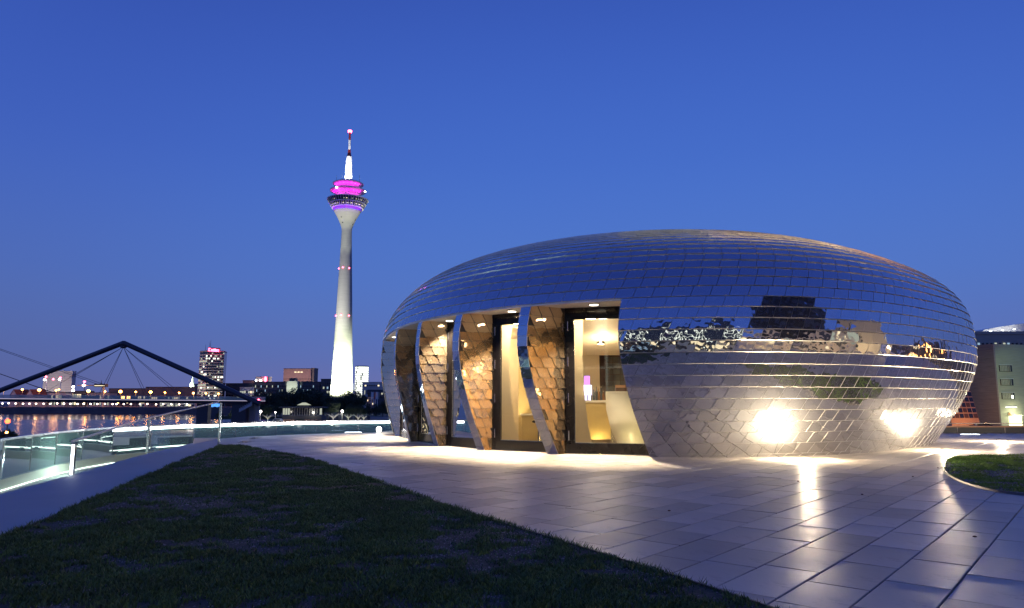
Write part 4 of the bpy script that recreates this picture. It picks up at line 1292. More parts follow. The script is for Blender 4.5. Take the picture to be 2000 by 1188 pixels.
# office tower with red sign
Y = 760
xa, xc, xb = at(386, 770, Y + 10).x, at(401, 770, Y).x, at(434, 770, Y + 6).x
zt_ = at(410, 687, Y).z
t = thing('office_tower', 'tall banded office tower with glowing red rooftop sign', 'skyscraper', (xc, Y, -9.3))
ZB = -9.3
b = MB(); b.prism([(xa, Y + 10), (xc, Y), (xb, Y + 6), (xb - 6, Y + 28), (xa + 2, Y + 26)], ZB, zt_); b.build('wall', M['pane'], t)
b = MB(); b.prism([(xa - .3, Y + 10), (xc, Y - .5), (xb + .4, Y + 5.8), (xb - 6, Y + 28), (xa + 2, Y + 26)], zt_ + .01, zt_ + 1.4); b.build('roof', M['conc'], t)
nf = 21
fh = (zt_ - ZB - 4) / nf
def facade(p, q, cols, lit, nm):
    d = np.array(q) - np.array(p); L_ = np.hypot(*d); d /= L_; nn = np.array([d[1], -d[0]])
    for f in range(nf):
        z = ZB + 4 + f * fh
        b = MB(); b.obox((np.array(p) + np.array(q)) / 2 + nn * .15, d, nn, L_ / 2 + .1, .2, z - fh * .30, z + fh * .12); b.build('spandrel', M['pale'] if nm else M['greyclad'], t)
        row = rnd.random() < .25
        for c in range(cols):
            pr_ = lit * (2.2 if row else .55)
            if rnd.random() < pr_:
                cc = np.array(p) + d * L_ * (c + .5) / cols + nn * .12
                b_ = piece('lit_window', t, (cc[0], cc[1], z + fh * .42), (L_ / cols * .86, .3, fh * .5), rnd.choice(['winwhite', 'winsoft', 'winsoft', 'winsoft']))
                b_.rotation_euler = (0, 0, math.atan2(d[1], d[0]))
lamp('SPOT', 'added_facade_spot', (xc - 6, Y - 40, 0), 30000, (.95, .95, 1), t, size=1, aim=(xc, Y, 28), cone=90)  # added spot, lifts the tower's pale spandrel bands
facade((xa, Y + 10), (xc, Y), 6, .42, True)
facade((xc, Y), (xb, Y + 6), 12, .2, False)
b = MB(); b.box(at(396, 784, Y).x, at(407, 784, Y).x, Y + 6, Y + 14, zt_ + 1.41, at(400, 678, Y).z); b.build('plant_room', M['pale'], t)
for px_, py_ in ((402, 673), (410, 668), (412, 664)):
    p = at(px_, py_, Y + 10); b = MB(); b.tube((p.x, Y + 10, zt_ + 1.4), (p.x, Y + 10, p.z), .25, .1); b.build('antenna', M['darkc'], t)
# sign lettering, too blurred in the photograph to read: row of letter-like strokes
sg = [at(a, 682.5 + (a - 407) * .06, Y - 1) for a in (409, 413.5, 416.2, 418.6, 421, 423.6, 426.4)]
for k, p in enumerate(sg):
    b = MB(); hgt = 3.1 if k == 0 else 2.2
    w__ = 1.7 if k == 0 else 1.0
    z = p.z - 1.8
    if k == 0:
        b.box(p.x - .9, p.x - .3, Y - 1, Y - .6, z, z + hgt); b.box(p.x - .299, p.x + 1.0, Y - 1, Y - .6, z, z + .6); b.box(p.x - .299, p.x + 1.0, Y - 1, Y - .6, z + hgt - .6, z + hgt)
    else:
        b.box(p.x - .6, p.x - .15, Y - 1, Y - .6, z, z + hgt + (.8 if k in (3, 4) else 0)); b.box(p.x - .149, p.x + .6, Y - 1, Y - .6, z + hgt * .0, z + hgt * .28); b.box(p.x - .149, p.x + .6, Y - 1, Y - .6, z + hgt * .7, z + hgt)
    b.build('sign_letter', M['redsign'], t)
b = MB(); p0_, p1_ = sg[0], sg[-1]; b.box(p0_.x - 1.5, p1_.x + 1.2, Y + 1, Y + 1.3, zt_ + 1.41, sg[3].z + 2); b.build('sign_frame', M['darkc'], t)

block('row_building', 'dark glass roofed building right of the office tower', 440, 497, 750, 800, 30, -9.3, 'darkc', 3, 10, .22, ('wincool', 'winsoft'), top_skip=.35, roof='bluec')
block('row_building', 'pale lit lower wing in front of the dark glass roofed building', 468, 496, 757.5, 790, 8, -9.3, 'pale', 2, 7, .5, ('winsoft', 'winwarm'), top_skip=.1, bot_skip=.55)
block('row_building', 'small pinkish plant room on the skyline left of the red lit sign', 473, 491, 744, 850, 15, -9.3, 'pinkc')
t, x0, x1, zt_ = block('row_building', 'grey block with a small red sign and two wall lamps', 498, 521, 737, 850, 15, -9.3, 'conc', 3, 6, .2, top_skip=.1, bot_skip=.7)
p = at(518.5, 741, 848); b = MB(); b.sphere((p.x, 848, p.z), 1.5, 10, sz=2.2); b.build('sign', M['redsign'], t)
for a in (500, 509): p = at(a, 743.5, 848); b = MB(); b.sphere((p.x, 848, p.z), .9, 8); b.build('wall_lamp', M['lampw'], t)
block('row_building', 'long low grey office building above the park trees', 497, 624, 747, 790, 25, -9.3, 'darkc', 4, 46, .22, ('wincool', 'winsoft', 'wincool'), wh=.5, ww=.6, top_skip=.07, bot_skip=.35)
t, x0, x1, zt_ = block('row_building', 'floodlit pale green entrance block in the long grey office building', 559, 580, 746, 784, 6, -9.3, 'tower')
lamp('SPOT', 'added_facade_spot', ((x0 + x1) / 2, 760, 2), 60000, (.9, 1, .75), t, size=1, aim=((x0 + x1) / 2, 784, 16), cone=32)
block('row_building', 'dark rooftop block above the pale green entrance', 564, 575, 740, 800, 10, -9.3, 'darkc')
t, x0, x1, zt_ = block('hospital_slab', 'broad pinkish slab building with rows of small windows', 552, 606, 721, 900, 20, -9.3, 'pinkc', 6, 28, .0, wh=.4, ww=.5, top_skip=.22, bot_skip=.45, roof='brown')
lamp('SPOT', 'added_facade_spot', ((x0 + x1) / 2, 850, 0), 95000, (1, .78, .7), t, size=1, aim=((x0 + x1) / 2, 900, 30), cone=130)  # added spot in place of street lamps lighting the slab
for a in (577, 583, 589): p = at(a, 727, 899.5); piece('lit_window', t, (p.x, 899.7, p.z), (2.6, .3, 1.3), 'winwarm')
block('hospital_wing', 'windowless brown end of the pinkish slab building', 606.6, 612, 720, 902, 18, -9.3, 'brick')
block('row_building', 'dark cube building just left of the television tower', 626, 645, 741.5, 780, 25, -9.3, 'darkc', 4, 5, .2, ('wincool', 'winsoft'), bot_skip=.4)
block('row_building', 'pale slab wedged between the dark cube and the television tower', 645.5, 652, 748, 784, 20, -9.3, 'conc')
block('row_building', 'low flat grey office wing left of the television tower', 612, 627, 747, 792, 20, -9.3, 'conc', 4, 6, .2, bot_skip=.4)
lamp('SPOT', 'added_facade_spot', (at(728, 760, 700).x, 705, 4), 60000, (.9, .85, 1), t, size=1, aim=(at(728, 760, 750).x, 755, 16), cone=80)  # added spot brightening the low buildings right of the television tower
# bright round tower
Y = 880
q = at(706, 757, Y); rr = (719 - 693) / 2 / ppm(Y) * .99
zt_ = at(706, 715, Y).z
t = thing('round_tower', 'round office tower blazing with white light right of the television tower', 'skyscraper', (q.x, Y, -9.3))
b = MB(); b.lathe((q.x, Y, 0), [(rr * .95, -9.3), (rr * .95, zt_)], 32); b.build('wall', M['pane'], t)
for k in range(15):
    z = zt_ - 1 - k * 2.75
    b = MB(); b.lathe((q.x, Y, 0), [(rr, z - .35), (rr * 1.02, z - .2), (rr * 1.02, z + .3), (rr, z + .4)], 32); b.build('floor_band', M['whitep'], t)
    for j in range(16):
        th = PI + PI * (j + .5) / 16
        if rnd.random() < (.92 if j > 4 else .55):
            o = piece('lit_window', t, (q.x + rr * .965 * math.cos(th), Y + rr * .965 * math.sin(th), z - 1.35), (2 * rr * math.sin(PI / 32) * .9, .3, 1.9), 'winwhite'); o.rotation_euler = (0, 0, th - PI / 2)
block('row_building', 'pale pink flat roofed building beside the round tower', 707, 741, 747.5, 760, 20, -9.3, 'pale', 1, 8, .1, bot_skip=.85)
block('row_building', 'lower pale wing with vertical windows right of the television tower', 711, 752, 757.5, 740, 12, -9.3, 'pale', 1, 16, .15, bot_skip=.7, top_skip=.08, wh=.8, ww=.5)
block('row_building', 'dark blue roofed building behind the flags', 718, 757, 763, 700, 15, -9.3, 'bluec', 2, 9, .2, ('wincool', 'winsoft'), bot_skip=.6)
block('row_building', 'small pink house front below the flags', 716, 731, 777, 640, 8, -9.3, 'pinkc', 2, 3, .2, bot_skip=.5, ww=.3)
for k, (a, mt, lb) in enumerate(((724.5, 'whitep', 'pale flag on the leftmost pole of the row beside the pavilion'), (729.5, 'redp', 'red flag on the second pole beside the pavilion'), (733.5, 'whitep', 'white flag on the third pole of the row beside the pavilion'), (737, 'greyclad', 'greenish flag on the rightmost pole of the row'))):
    p = at(a, 791, 560); pt_ = at(a, 765.5, 560)
    t = thing('flag', lb, 'flag', (p.x, 560, -9.3), 'flags on poles')
    b = MB(); b.tube((p.x, 560, -9.3), (p.x, 560, pt_.z), .25, .18, 6); b.build('pole', M['whitep'], t)
    b = MB(); b.add([(p.x + .3, 560, pt_.z), (p.x + 1.6, 559.5, pt_.z - .6), (p.x + 1.3, 559.6, pt_.z - 6), (p.x + .3, 560, pt_.z - 5.5), (p.x + .3, 560.1, pt_.z), (p.x + 1.6, 559.6, pt_.z - .6), (p.x + 1.3, 559.7, pt_.z - 6), (p.x + .3, 560.1, pt_.z - 5.5)], [(0, 1, 2, 3), (7, 6, 5, 4), (0, 4, 5, 1), (1, 5, 6, 2), (2, 6, 7, 3), (3, 7, 4, 0)]); b.build('cloth', M[mt], t)

# street lamps on the far bank
def street_lamp(px, py, Y, zb, mat, r, label, group):
    p = at(px, py, Y)
    t = thing('street_lamp', label, 'street lamp', (p.x, Y, zb), group)
    b = MB(); b.tube((p.x, Y, zb), (p.x, Y, p.z - r * .4), .16, .12, 6); b.build('pole', M['conc'], t)
    b = MB(); b.sphere((p.x, Y - .3, p.z), r, 8, sz=.8); b.build('lamp_head', M[mat], t)
    if mat != 'quaylamp': lamp('POINT', 'lamp_light', (p.x, Y - 2.5, p.z), 2600 * r, (1, .42, .12) if mat != 'lampo' else (1, .36, .06), t, size=1.0)
    return t
k = 0
ORD = 'first second third fourth fifth sixth seventh eighth ninth tenth eleventh twelfth thirteenth fourteenth fifteenth sixteenth seventeenth eighteenth nineteenth twentieth twenty-first twenty-second twenty-third twenty-fourth twenty-fifth twenty-sixth twenty-seventh twenty-eighth twenty-ninth thirtieth'.split()
for px in list(np.arange(5, 192, 13.3)) + [205, 220, 227, 242, 257, 273, 288, 305, 319, 335, 350, 366]:
    k += 1
    street_lamp(px + rnd.uniform(-1, 1), 788 + rnd.uniform(-.4, .4) + px * .006, 722, -4.4, 'quaylamp', .85, 'white promenade lamp in the low even row across the river, ' + ORD[k - 1] + ' from the left', 'promenade lamps on the far bank')
for px, py, mt, r, lb in ((8, 761, 'lamps', 1.4, 'pale street lamp at the far left end of the far bank'), (44, 761, 'lamps', 1.1, 'salmon street lamp over the left gabled house roof'), (77, 762, 'lamps', 1.7, 'large salmon street lamp right of the gabled houses'), (110, 762.5, 'lamps', 1.1, 'street lamp over the long low white building'), (115.5, 761, 'lamps', .9, 'small twin street lamp over the long low white building'), (143, 763, 'lampw', 1.3, 'white street lamp left of the dark blocky house'), (173, 764, 'lamps', 1.8, 'large orange white street lamp under the crane jib'), (205, 765, 'lamps', 1.1, 'street lamp just right of the lookout column'), (235.5, 765, 'lampo', 1.6, 'big orange street lamp under the arch apex'), (265.5, 765.5, 'lampo', .8, 'small orange street lamp between the two big orange ones'), (294.5, 766, 'lampo', 1.5, 'big orange street lamp right of the arch apex'), (322.5, 767, 'lampo', .8, 'small orange street lamp before the taller dark hall'), (350.5, 767.5, 'lampo', .9, 'orange street lamp near the right end of the dark hall'), (378, 768, 'lamps', 1.2, 'yellow street lamp below the church spire'), (402.5, 768.5, 'lamps', 1.0, 'salmon street lamp at the foot of the office tower'), (427, 769, 'lamps', 1.0, 'salmon street lamp at the office tower\'s right corner')):
    street_lamp(px, py, 745, -4.4, mt, r, lb, 'street lamps on the far bank road')
# lit quay arcades
for a, c, lb in ((273, 282, 'short lit kiosk front on the far promenade'), (312, 340, 'lit glass front of the left quay cafe'), (342, 380, 'lit glass front of the right quay cafe')):
    x0, x1 = at(a, 788, 726).x, at(c, 788, 726).x
    t = thing('quay_cafe', lb, 'cafe', ((x0 + x1) / 2, 726, -4.4))
    b = MB(); b.box(x0, x1, 726, 732, -4.39, at(a, 785.2, 726).z); b.build('wall', M['conc'], t)
    n = max(2, int((x1 - x0) / 3))
    for j in range(n): piece('window', t, (x0 + (x1 - x0) * (j + .5) / n, 725.9, at(a, 787, 726).z), ((x1 - x0) / n * .85, .2, .8), 'winwhite' if a != 273 else 'winwarm'); piece('window', t, (x0 + (x1 - x0) * (j + .5) / n, 725.9, at(a, 792, 726).z), ((x1 - x0) / n * .7, .2, 1.6), rnd.choice(['winwarm', 'pane', 'winsoft']))
p = at(424, 791, 420)
t = thing('light_display', 'blue lit screen box under the bridge deck beside the thin post', 'display', (p.x, 420, -9.3))
b = MB(); b.box(at(408, 784, 420).x, at(432, 784, 420).x, 420, 422, -9.3, at(420, 785.5, 420).z); b.build('box_wall', M['darkc'], t)
for j in range(5): piece('screen', t, (at(411 + j * 4.6, 784, 420).x, 419.9, at(0, 791.5, 420).z + .3), (1.2, .2, 2.2 + (j % 2) * .6), 'bluesign')

# ------------------------------------------------------------------ footbridge
YB = 280
br = thing('footbridge', 'dark cable stayed footbridge with a pointed arch over the harbour mouth', 'bridge', (at(242, 780, YB).x, YB, -11))
ap = at(241.5, 670, YB)
b = MB()
lf_ = at(-60, 786, YB + 14); rt = at(508, 789, YB - 4)
dirl = (ap - lf_)
b.tube(lf_, ap, 1.0, .95, 12)
b.tube(ap, rt, .95, 1.0, 12)
b.sphere((ap.x, ap.y, ap.z - .4), 1.3, 12, sz=.8)
b.build('arch', M['bridge'], br, smooth=60)
b = MB(); b.sphere((ap.x, ap.y, ap.z - 1.5), 1.3, 12, sz=.5); b.build('cable_hub', M['bridge'], br)
def dz(px): return at(px, 779.5 + max(0, px) * .009, YB).z
xs = np.linspace(-120, 522, 40)
b = MB(); rl_ = MB(); hd = MB()
for i in range(len(xs) - 1):
    a, c = at(xs[i], 779, YB), at(xs[i + 1], 779, YB); za, zc_ = dz(xs[i]), dz(xs[i + 1])
    b.add([(a.x, YB - 1.8, za - 1.0), (c.x, YB - 1.8, zc_ - 1.0), (c.x, YB + 1.8, zc_ - 1.0), (a.x, YB + 1.8, za - 1.0), (a.x, YB - 2.2, za), (c.x, YB - 2.2, zc_), (c.x, YB + 2.2, zc_), (a.x, YB + 2.2, za)], [(0, 3, 2, 1), (4, 5, 6, 7), (0, 1, 5, 4), (2, 3, 7, 6)])
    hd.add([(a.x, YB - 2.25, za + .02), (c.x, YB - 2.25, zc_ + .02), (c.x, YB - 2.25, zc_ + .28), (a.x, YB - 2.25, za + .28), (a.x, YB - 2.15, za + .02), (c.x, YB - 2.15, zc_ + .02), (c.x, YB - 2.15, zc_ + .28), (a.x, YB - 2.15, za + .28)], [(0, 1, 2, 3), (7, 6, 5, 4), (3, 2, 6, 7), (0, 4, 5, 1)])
    g = MB(); g.add([(a.x + .03, YB - 2.1, za + .3), (c.x - .03, YB - 2.1, zc_ + .3), (c.x - .03, YB - 2.1, zc_ + 1.6), (a.x + .03, YB - 2.1, za + 1.6), (a.x + .03, YB - 2.07, za + .3), (c.x - .03, YB - 2.07, zc_ + .3), (c.x - .03, YB - 2.07, zc_ + 1.6), (a.x + .03, YB - 2.07, za + 1.6)], [(0, 1, 2, 3), (7, 6, 5, 4), (3, 2, 6, 7), (0, 4, 5, 1)])
    g.build('rail_panel', M['glass_br'], br)
    rl_.tube((a.x, YB - 2.1, za + 1.65), (c.x, YB - 2.1, zc_ + 1.65), .05, n=5); rl_.tube((a.x, YB - 2.1, za), (a.x, YB - 2.1, za + 1.65), .04, n=5)
b.build('deck', M['bridge'], br); hd.build('glowing_deck_edge', M['trail'], br); rl_.build('handrail', M['stainless'], br)  # the edge itself glows so that the deck looks lit
b = MB(); p0_, p1_ = at(-120, 777, YB), at(522, 777, YB); b.box(p0_.x, p1_.x, YB - 2.29, YB - 2.26, 1.95, 2.03); 
for (xx, yy) in ((135, 737), (95, 762), (197, 776), (190, 776), (284, 776), (290, 776), (353, 776), (362, 776), (140, 738)):
    p = at(xx, yy, YB + (30 if xx < 150 else -1.9))
    cb = MB(); cb.tube((ap.x, ap.y, ap.z - 1.6), p, .075, n=5); cb.build('cable', M['bridge'], br)
mst = at(-330, 570, YB)
b = MB(); b.tube((mst.x, YB + 6, -11), (mst.x, YB + 2, mst.z), 1.2, .7, 10); b.build('mast', M['bridge'], br)
for (a, c) in ((192, 751), (203, 751), (100, 766), (108, 768)):
    p = at(a, c, YB + 26); z_ = mst.z if a > 150 else mst.z - 9
    cb = MB(); cb.tube((mst.x, YB + 2, z_), p, .085, n=5); cb.build('cable', M['bridge'], br)
# piers and landing
for a, c, mt in ((441, 456, 'bridge'), (457, 467, 'conc'), (469, 476, 'pale')):
    x0, x1 = at(a + 26, 800, YB).x, at(c + 26, 800, YB).x
    b = MB(); b.box(x0 - (2.5 if mt == 'bridge' else 0), x1, YB - 1 + (3 if mt != 'bridge' else 0), YB + 3, -9.4, dz(480) - 1.02); b.build('pier', M[mt], br)
b = MB(); p = at(385, 800, YB); b.box(at(385, 784, YB).x, at(407, 784, YB).x, YB, YB + 3, -11.2, dz(400) - 1.03); b.build('pier', M['bridge'], br)
a, c = at(467, 800, YB - 6), at(490, 788, YB - 6)
st = thing('stair', 'pale stair flight hanging under the bridge landing', 'stairs', (a.x, YB - 6, -9.3))
b = MB(); b.add([(a.x, YB - 6, a.z - 1), (c.x, YB - 6, c.z - 1), (c.x, YB - 6, c.z + .6), (a.x, YB - 6, a.z + .6), (a.x, YB - 4.5, a.z - 1), (c.x, YB - 4.5, c.z - 1), (c.x, YB - 4.5, c.z + .6), (a.x, YB - 4.5, a.z + .6)], [(0, 1, 2, 3), (7, 6, 5, 4), (3, 2, 6, 7), (0, 4, 5, 1), (1, 5, 6, 2), (0, 3, 7, 4)]); b.build('flight', M['pale'], st)
for j in range(6): piece('step', st, (a.x + (c.x - a.x) * (j + .5) / 6, YB - 6.1, a.z + (c.z - a.z) * (j + .5) / 6 + .4), (.5, .3, .3), 'pane')
# people and a red light on the landing are specks
p = at(505, 781, YB - 3); q_ = thing('signal_light', 'small red signal light on the bridge landing', 'light', (p.x, YB - 3, p.z)); b = MB(); b.sphere((p.x, YB - 3, p.z), .35, 8); b.build('lens', M['redl'], q_); b = MB(); b.tube((p.x, YB - 3, p.z - 1.4), (p.x, YB - 3, p.z - .3), .06); b.build('stem', M['bridge'], q_)

# ------------------------------------------------------------------ television tower
YT = 620
def tz(py): return at(677, py, YT).z
qb = at(671.3, 745, YT); qt = at(683, 258, YT)
TX = (qb.x + qt.x) / 2 - .6
def hw(px, py): return px / FPX * (YT * CP + (tz(py) - EYE) * SP)
tw = thing('television_tower', 'slender floodlit concrete television tower with magenta lit decks and white antenna', 'tower', (TX, YT, -9.3))
def tl(name, prof, mat, n=48, smooth=35, cap=True):
    b = MB(); b.lathe((TX, YT, 0), [(hw(r, py), tz(py)) for r, py in prof], n, cap=cap)
    return b.build(name, M[mat], tw, smooth=smooth)
tl('shaft', [(24, 800), (20.2, 745), (18.0, 690), (16.2, 638), (14.6, 587), (12.2, 524), (10.2, 470), (9.7, 452), (10.2, 446), (12.3, 440), (17.5, 428), (25.5, 413.5)], 'tower')
tl('lower_ring', [(26, 413.4), (27.5, 411), (28.5, 407.5)], 'purplep', cap=False)
tl('drum', [(28.4, 408.2), (31, 405.5), (38.4, 392.5), (38.8, 391.0), (33, 390.5)], 'darkc')
dr = [(29.6, 407.8), (38.8, 391.2)]
def drp(k, extra=0.0):
    r = dr[0][0] + (dr[1][0] - dr[0][0]) * k; py = dr[0][1] + (dr[1][1] - dr[0][1]) * k
    return hw(r, py) + extra, tz(py)
for k in (0.0, .5, 1.0):
    r, z = drp(k, .35); b = MB(); b.lathe((TX, YT, z), [(r - .5, -.35), (r + .1, -.3), (r + .15, .3), (r - .5, .35)], 48); b.build('drum_band', M['whitep'], tw)
r0, z0 = drp(0.02, .25); r1, z1 = drp(.98, .25)
for j in range(48):
    th = 2 * PI * j / 48
    b = MB(); b.tube((TX + r0 * math.cos(th), YT + r0 * math.sin(th), z0), (TX + r1 * math.cos(th), YT + r1 * math.sin(th), z1), .26, n=4); b.build('rib', M['whitep'], tw)
for j in range(44):
    th = PI + PI * (j + .5) / 44
    for kk, prob in ((.22, .6), (.70, .25)):
        if rnd.random() < prob:
            r, z = drp(kk, .05); o = piece('lit_window', tw, (TX + r * math.cos(th), YT + r * math.sin(th), z), (.9, .25, .7), rnd.choice(['winwarm', 'winwarm', 'winsoft'])); o.rotation_euler = (0, 0, th - PI / 2)
tl('lower_deck', [(22, 390.4), (22, 381), (34.2, 374.5), (34.6, 373), (33.5, 372.2), (20, 370)], 'whitep')
tl('upper_deck', [(17, 369.9), (17, 366.5), (29.3, 361), (29.7, 359.6), (28.5, 358.8), (9, 357)], 'whitep')
tl('antenna_base', [(7.4, 356.9), (7.2, 352), (6.0, 322), (5.2, 306.5)], 'whitep', 16)
tl('antenna_taper', [(4.6, 306.4), (3.2, 300), (2.4, 292.5)], 'redp', 16)
tl('antenna_mid', [(2.5, 292.4), (2.3, 274)], 'whitep', 12)
tl('antenna_top', [(2.2, 273.9), (2.0, 259)], 'redp', 12)
tl('antenna_cap', [(3.6, 258.9), (4.0, 255.5), (1.5, 254)], 'redl', 12)
for px_, py_, py2 in ((658, 357, 344), (669, 355, 343), (703, 357, 343)):
    p = at(px_, py_, YT); b = MB(); b.tube((p.x, YT - 2, p.z - 3), (p.x, YT - 2, tz(py2)), .18, .1, 5); b.build('aerial', M['darkc'], tw)
for px_, py_ in ((663, 525.5), (672.6, 524.5), (684, 525.5), (658, 618), (670, 616.8), (684, 618)):
    p = at(px_, py_, YT); dx = p.x - TX; rr_ = hw(np.interp(py_, [524, 618], [12.2, 15.6]), py_) + .25
    dy = math.sqrt(max(rr_ ** 2 - min(dx * dx, rr_ ** 2 * .98), .1))
    b = MB(); b.sphere((p.x, YT - dy, p.z), .62, 8); b.build('warning_light', M['redl'], tw)
for px_, py_ in ((657, 366), (713, 374.5)):
    p = at(px_, py_, YT - 14); b = MB(); b.sphere((p.x, YT - 14, p.z), .75, 8); b.build('deck_lamp', M['lampw'], tw)
for px_, py_ in ((670.3, 428), (672, 437.7), (694.3, 431.5), (689.5, 440.2)):
    p = at(px_, py_, YT); dx = p.x - TX; rr_ = hw(np.interp(py_, [428, 440], [17.5, 12.3]), py_)
    dy = math.sqrt(max(rr_ ** 2 - min(dx * dx, rr_ ** 2 * .97), .1)); b = MB(); b.sphere((p.x, YT - dy, p.z), .5, 8); b.build('porthole', M['pane'], tw)
# tower floodlights
for th in (200, 240, 270, 300, 335):
    c = (TX + 36 * math.cos(R(th)), YT + 36 * math.sin(R(th)), 0)
    lamp('SPOT', 'shaft_floodlight', c, 4.6e5, (.93, 1.0, .66), tw, size=.6, aim=(TX, YT, 30), cone=62, blend=.8)
for th in (215, 265, 315):
    c = (TX + 70 * math.cos(R(th)), YT + 70 * math.sin(R(th)), tz(430) - 60)
    lamp('SPOT', 'drum_floodlight', c, 6.0e4, (1.0, .88, .62), tw, size=.6, aim=(TX, YT, tz(395)), cone=13, blend=.6)
for th in (225, 300):
    c = (TX + 60 * math.cos(R(th)), YT + 60 * math.sin(R(th)), 30)
    lamp('SPOT', 'head_floodlight', c, 3.6e5, (.95, 1.0, .75), tw, size=.6, aim=(TX, YT, tz(421)), cone=11, blend=.5)
lamp('SPOT', 'shaft_floodlight', (TX - 20, YT - 60, 0), 1.1e6, (1.0, .97, .85), tw, size=.6, aim=(TX, YT, 105), cone=34, blend=1)
for j in range(8):
    th = R(205 + j * 18.5)
    for rpx, py_, e, col in ((28.5, 380, 300, (1, .0, .72)), (24, 364.5, 260, (1, .02, .78)), (31.5, 412.0, 420, (.22, .0, 1))):
        r = hw(rpx, py_); lamp('POINT', 'deck_wash', (TX + r * math.cos(th), YT + r * math.sin(th), tz(py_)), e, col, tw, size=.3)
for th in (235, 305):
    r = hw(20, 357); lamp('SPOT', 'antenna_floodlight', (TX + r * math.cos(R(th)), YT + r * math.sin(R(th)), tz(357.5)), 5e4, (1, 1, .95), tw, size=.3, aim=(TX, YT, tz(320)), cone=75)
    lamp('SPOT', 'antenna_floodlight', (TX + r * math.cos(R(th)), YT + r * math.sin(R(th)), tz(357)), 6e4, (1, 1, .95), tw, size=.3, aim=(TX, YT, tz(283)), cone=30)

# ------------------------------------------------------------------ trees
def crown_mesh(name, n, seed, rx, rz):
    rg = np.random.default_rng(seed)
    nl = 11
    lc = rg.normal(0, 1, (nl, 3)); lc /= np.linalg.norm(lc, axis=1, keepdims=True)
    lc *= rg.uniform(.25, .78, (nl, 1)); lr = rg.uniform(.28, .5, nl)
    k = rg.integers(0, nl, n)
    d = rg.normal(0, 1, (n, 3)); d /= np.linalg.norm(d, axis=1, keepdims=True)
    p = lc[k] + d * (lr[k] * rg.uniform(.55, 1.12, n) ** .7)[:, None]
    p = p * np.array([rx, rx, rz])
    s = rg.uniform(.14, .34, n)
    u = rg.normal(0, 1, (n, 3)); u /= np.linalg.norm(u, axis=1, keepdims=True)
    v = np.cross(u, rg.normal(0, 1, (n, 3))); v /= np.linalg.norm(v, axis=1, keepdims=True)
    V = np.stack([p - u * s[:, None], p + v * s[:, None] * .6, p + u * s[:, None], p - v * s[:, None] * .6], 1)
    F = np.arange(n * 4).reshape(-1, 4)
    return npmesh(name, V.reshape(-1, 3), F, [M['leaf']])
CR = [crown_mesh('crown', 5200, s_, 6.2, 6.5) for s_ in (1, 2, 3, 4)]
def trunk_mesh(seed, h=10):
    r = random.Random(seed); b = MB(); b.tube((0, 0, 0), (0.2, 0, h * .55), .38, .27, 8)
    for k in range(5):
        a = r.uniform(0, 2 * PI); b.tube((0.2, 0, h * (.35 + .04 * k)), (2.6 * math.cos(a), 2.6 * math.sin(a), h * r.uniform(.8, 1.05)), .17, .05, 6)
    return b.mesh('trunk', [M['bark']])
TR = [trunk_mesh(5), trunk_mesh(6)]
TREES = [(486, 786, 330), (497, 770, 420), (512, 763, 440), (527, 764, 430), (541, 764, 445), (556, 759, 420), (569, 762, 435), (581, 756, 440), (596, 757, 425), (607, 757, 445), (620, 764, 430), (633, 765, 440), (646, 766, 420), (660, 772, 430), (671, 769, 420), (683, 760, 425), (697, 759, 435), (706, 768, 415), (722, 789, 430), (735, 788, 440), (748, 780, 420), (762, 778, 425), (455, 800, 350), (430, 803, 360), (640, 782, 400), (590, 780, 405), (548, 782, 400), (520, 783, 395), (688, 785, 400)]
for k, (px, py, Y) in enumerate(TREES):
    top = at(px, py, Y); x = top.x
    h = top.z + 9.3
    sc_ = h / 16.5
    nb = ['leftmost', 'tall', 'broad', 'rounded', 'dense', 'ragged', 'spreading'][k % 7]
    side = 'by the bridge pier' if px < 500 else ('left of the park pavilion' if px < 545 else ('above the park pavilion' if px < 610 else ('just left of the television tower' if px < 650 else ('at the foot of the television tower' if px < 700 else 'near the flags'))))
    t = thing('park_tree', f'{nb} dark green tree {side}, {"front" if Y < 410 else "middle" if Y < 432 else "back"} of the park group', 'tree', (x, Y, -9.3), 'trees in the riverside park')
    c = bpy.data.objects.new('crown', CR[k % 4]); COL.objects.link(c); c.parent = t; c.location = (0, 0, h - 6.6 * sc_); c.scale = (sc_ * rnd.uniform(.9, 1.15), sc_, sc_ * 1.02); c.rotation_euler = (0, 0, rnd.uniform(0, 6))
    c = bpy.data.objects.new('trunk', TR[k % 2]); COL.objects.link(c); c.parent = t; c.scale = (sc_, sc_, sc_); 
# bushes and hedge at the foot of the park
for k, (px, py, Y, s_) in enumerate(((425, 826, 250, .32), (447, 829, 240, .28), (405, 832, 225, .3), (392, 850, 205, .34), (470, 826, 300, .25), (585, 818, 360, .25), (743, 797, 390, .3), (757, 795, 395, .3))):
    p = at(px, py, Y)
    t = thing('shrub', 'dark shrub ' + ['on the bank under the bridge', 'beside the foot of the bridge pier', 'on the shore point by the orange reflections', 'lowest on the shore edge over the water', 'right of the bridge pier', 'in front of the park pavilion', 'below the flags', 'right behind the pavilion\'s left edge'][k], 'shrub', (p.x, Y, -9.3), 'shrubs along the bank')
    c = bpy.data.objects.new('crown', CR[k % 4]); COL.objects.link(c); c.parent = t; c.location = (0, 0, max(p.z + 9.3, 1) - 6 * s_); c.scale = (s_ * 1.6, s_ * 1.6, s_)
    c = bpy.data.objects.new('trunk', TR[k % 2]); COL.objects.link(c); c.parent = t; c.scale = (s_, s_, s_)
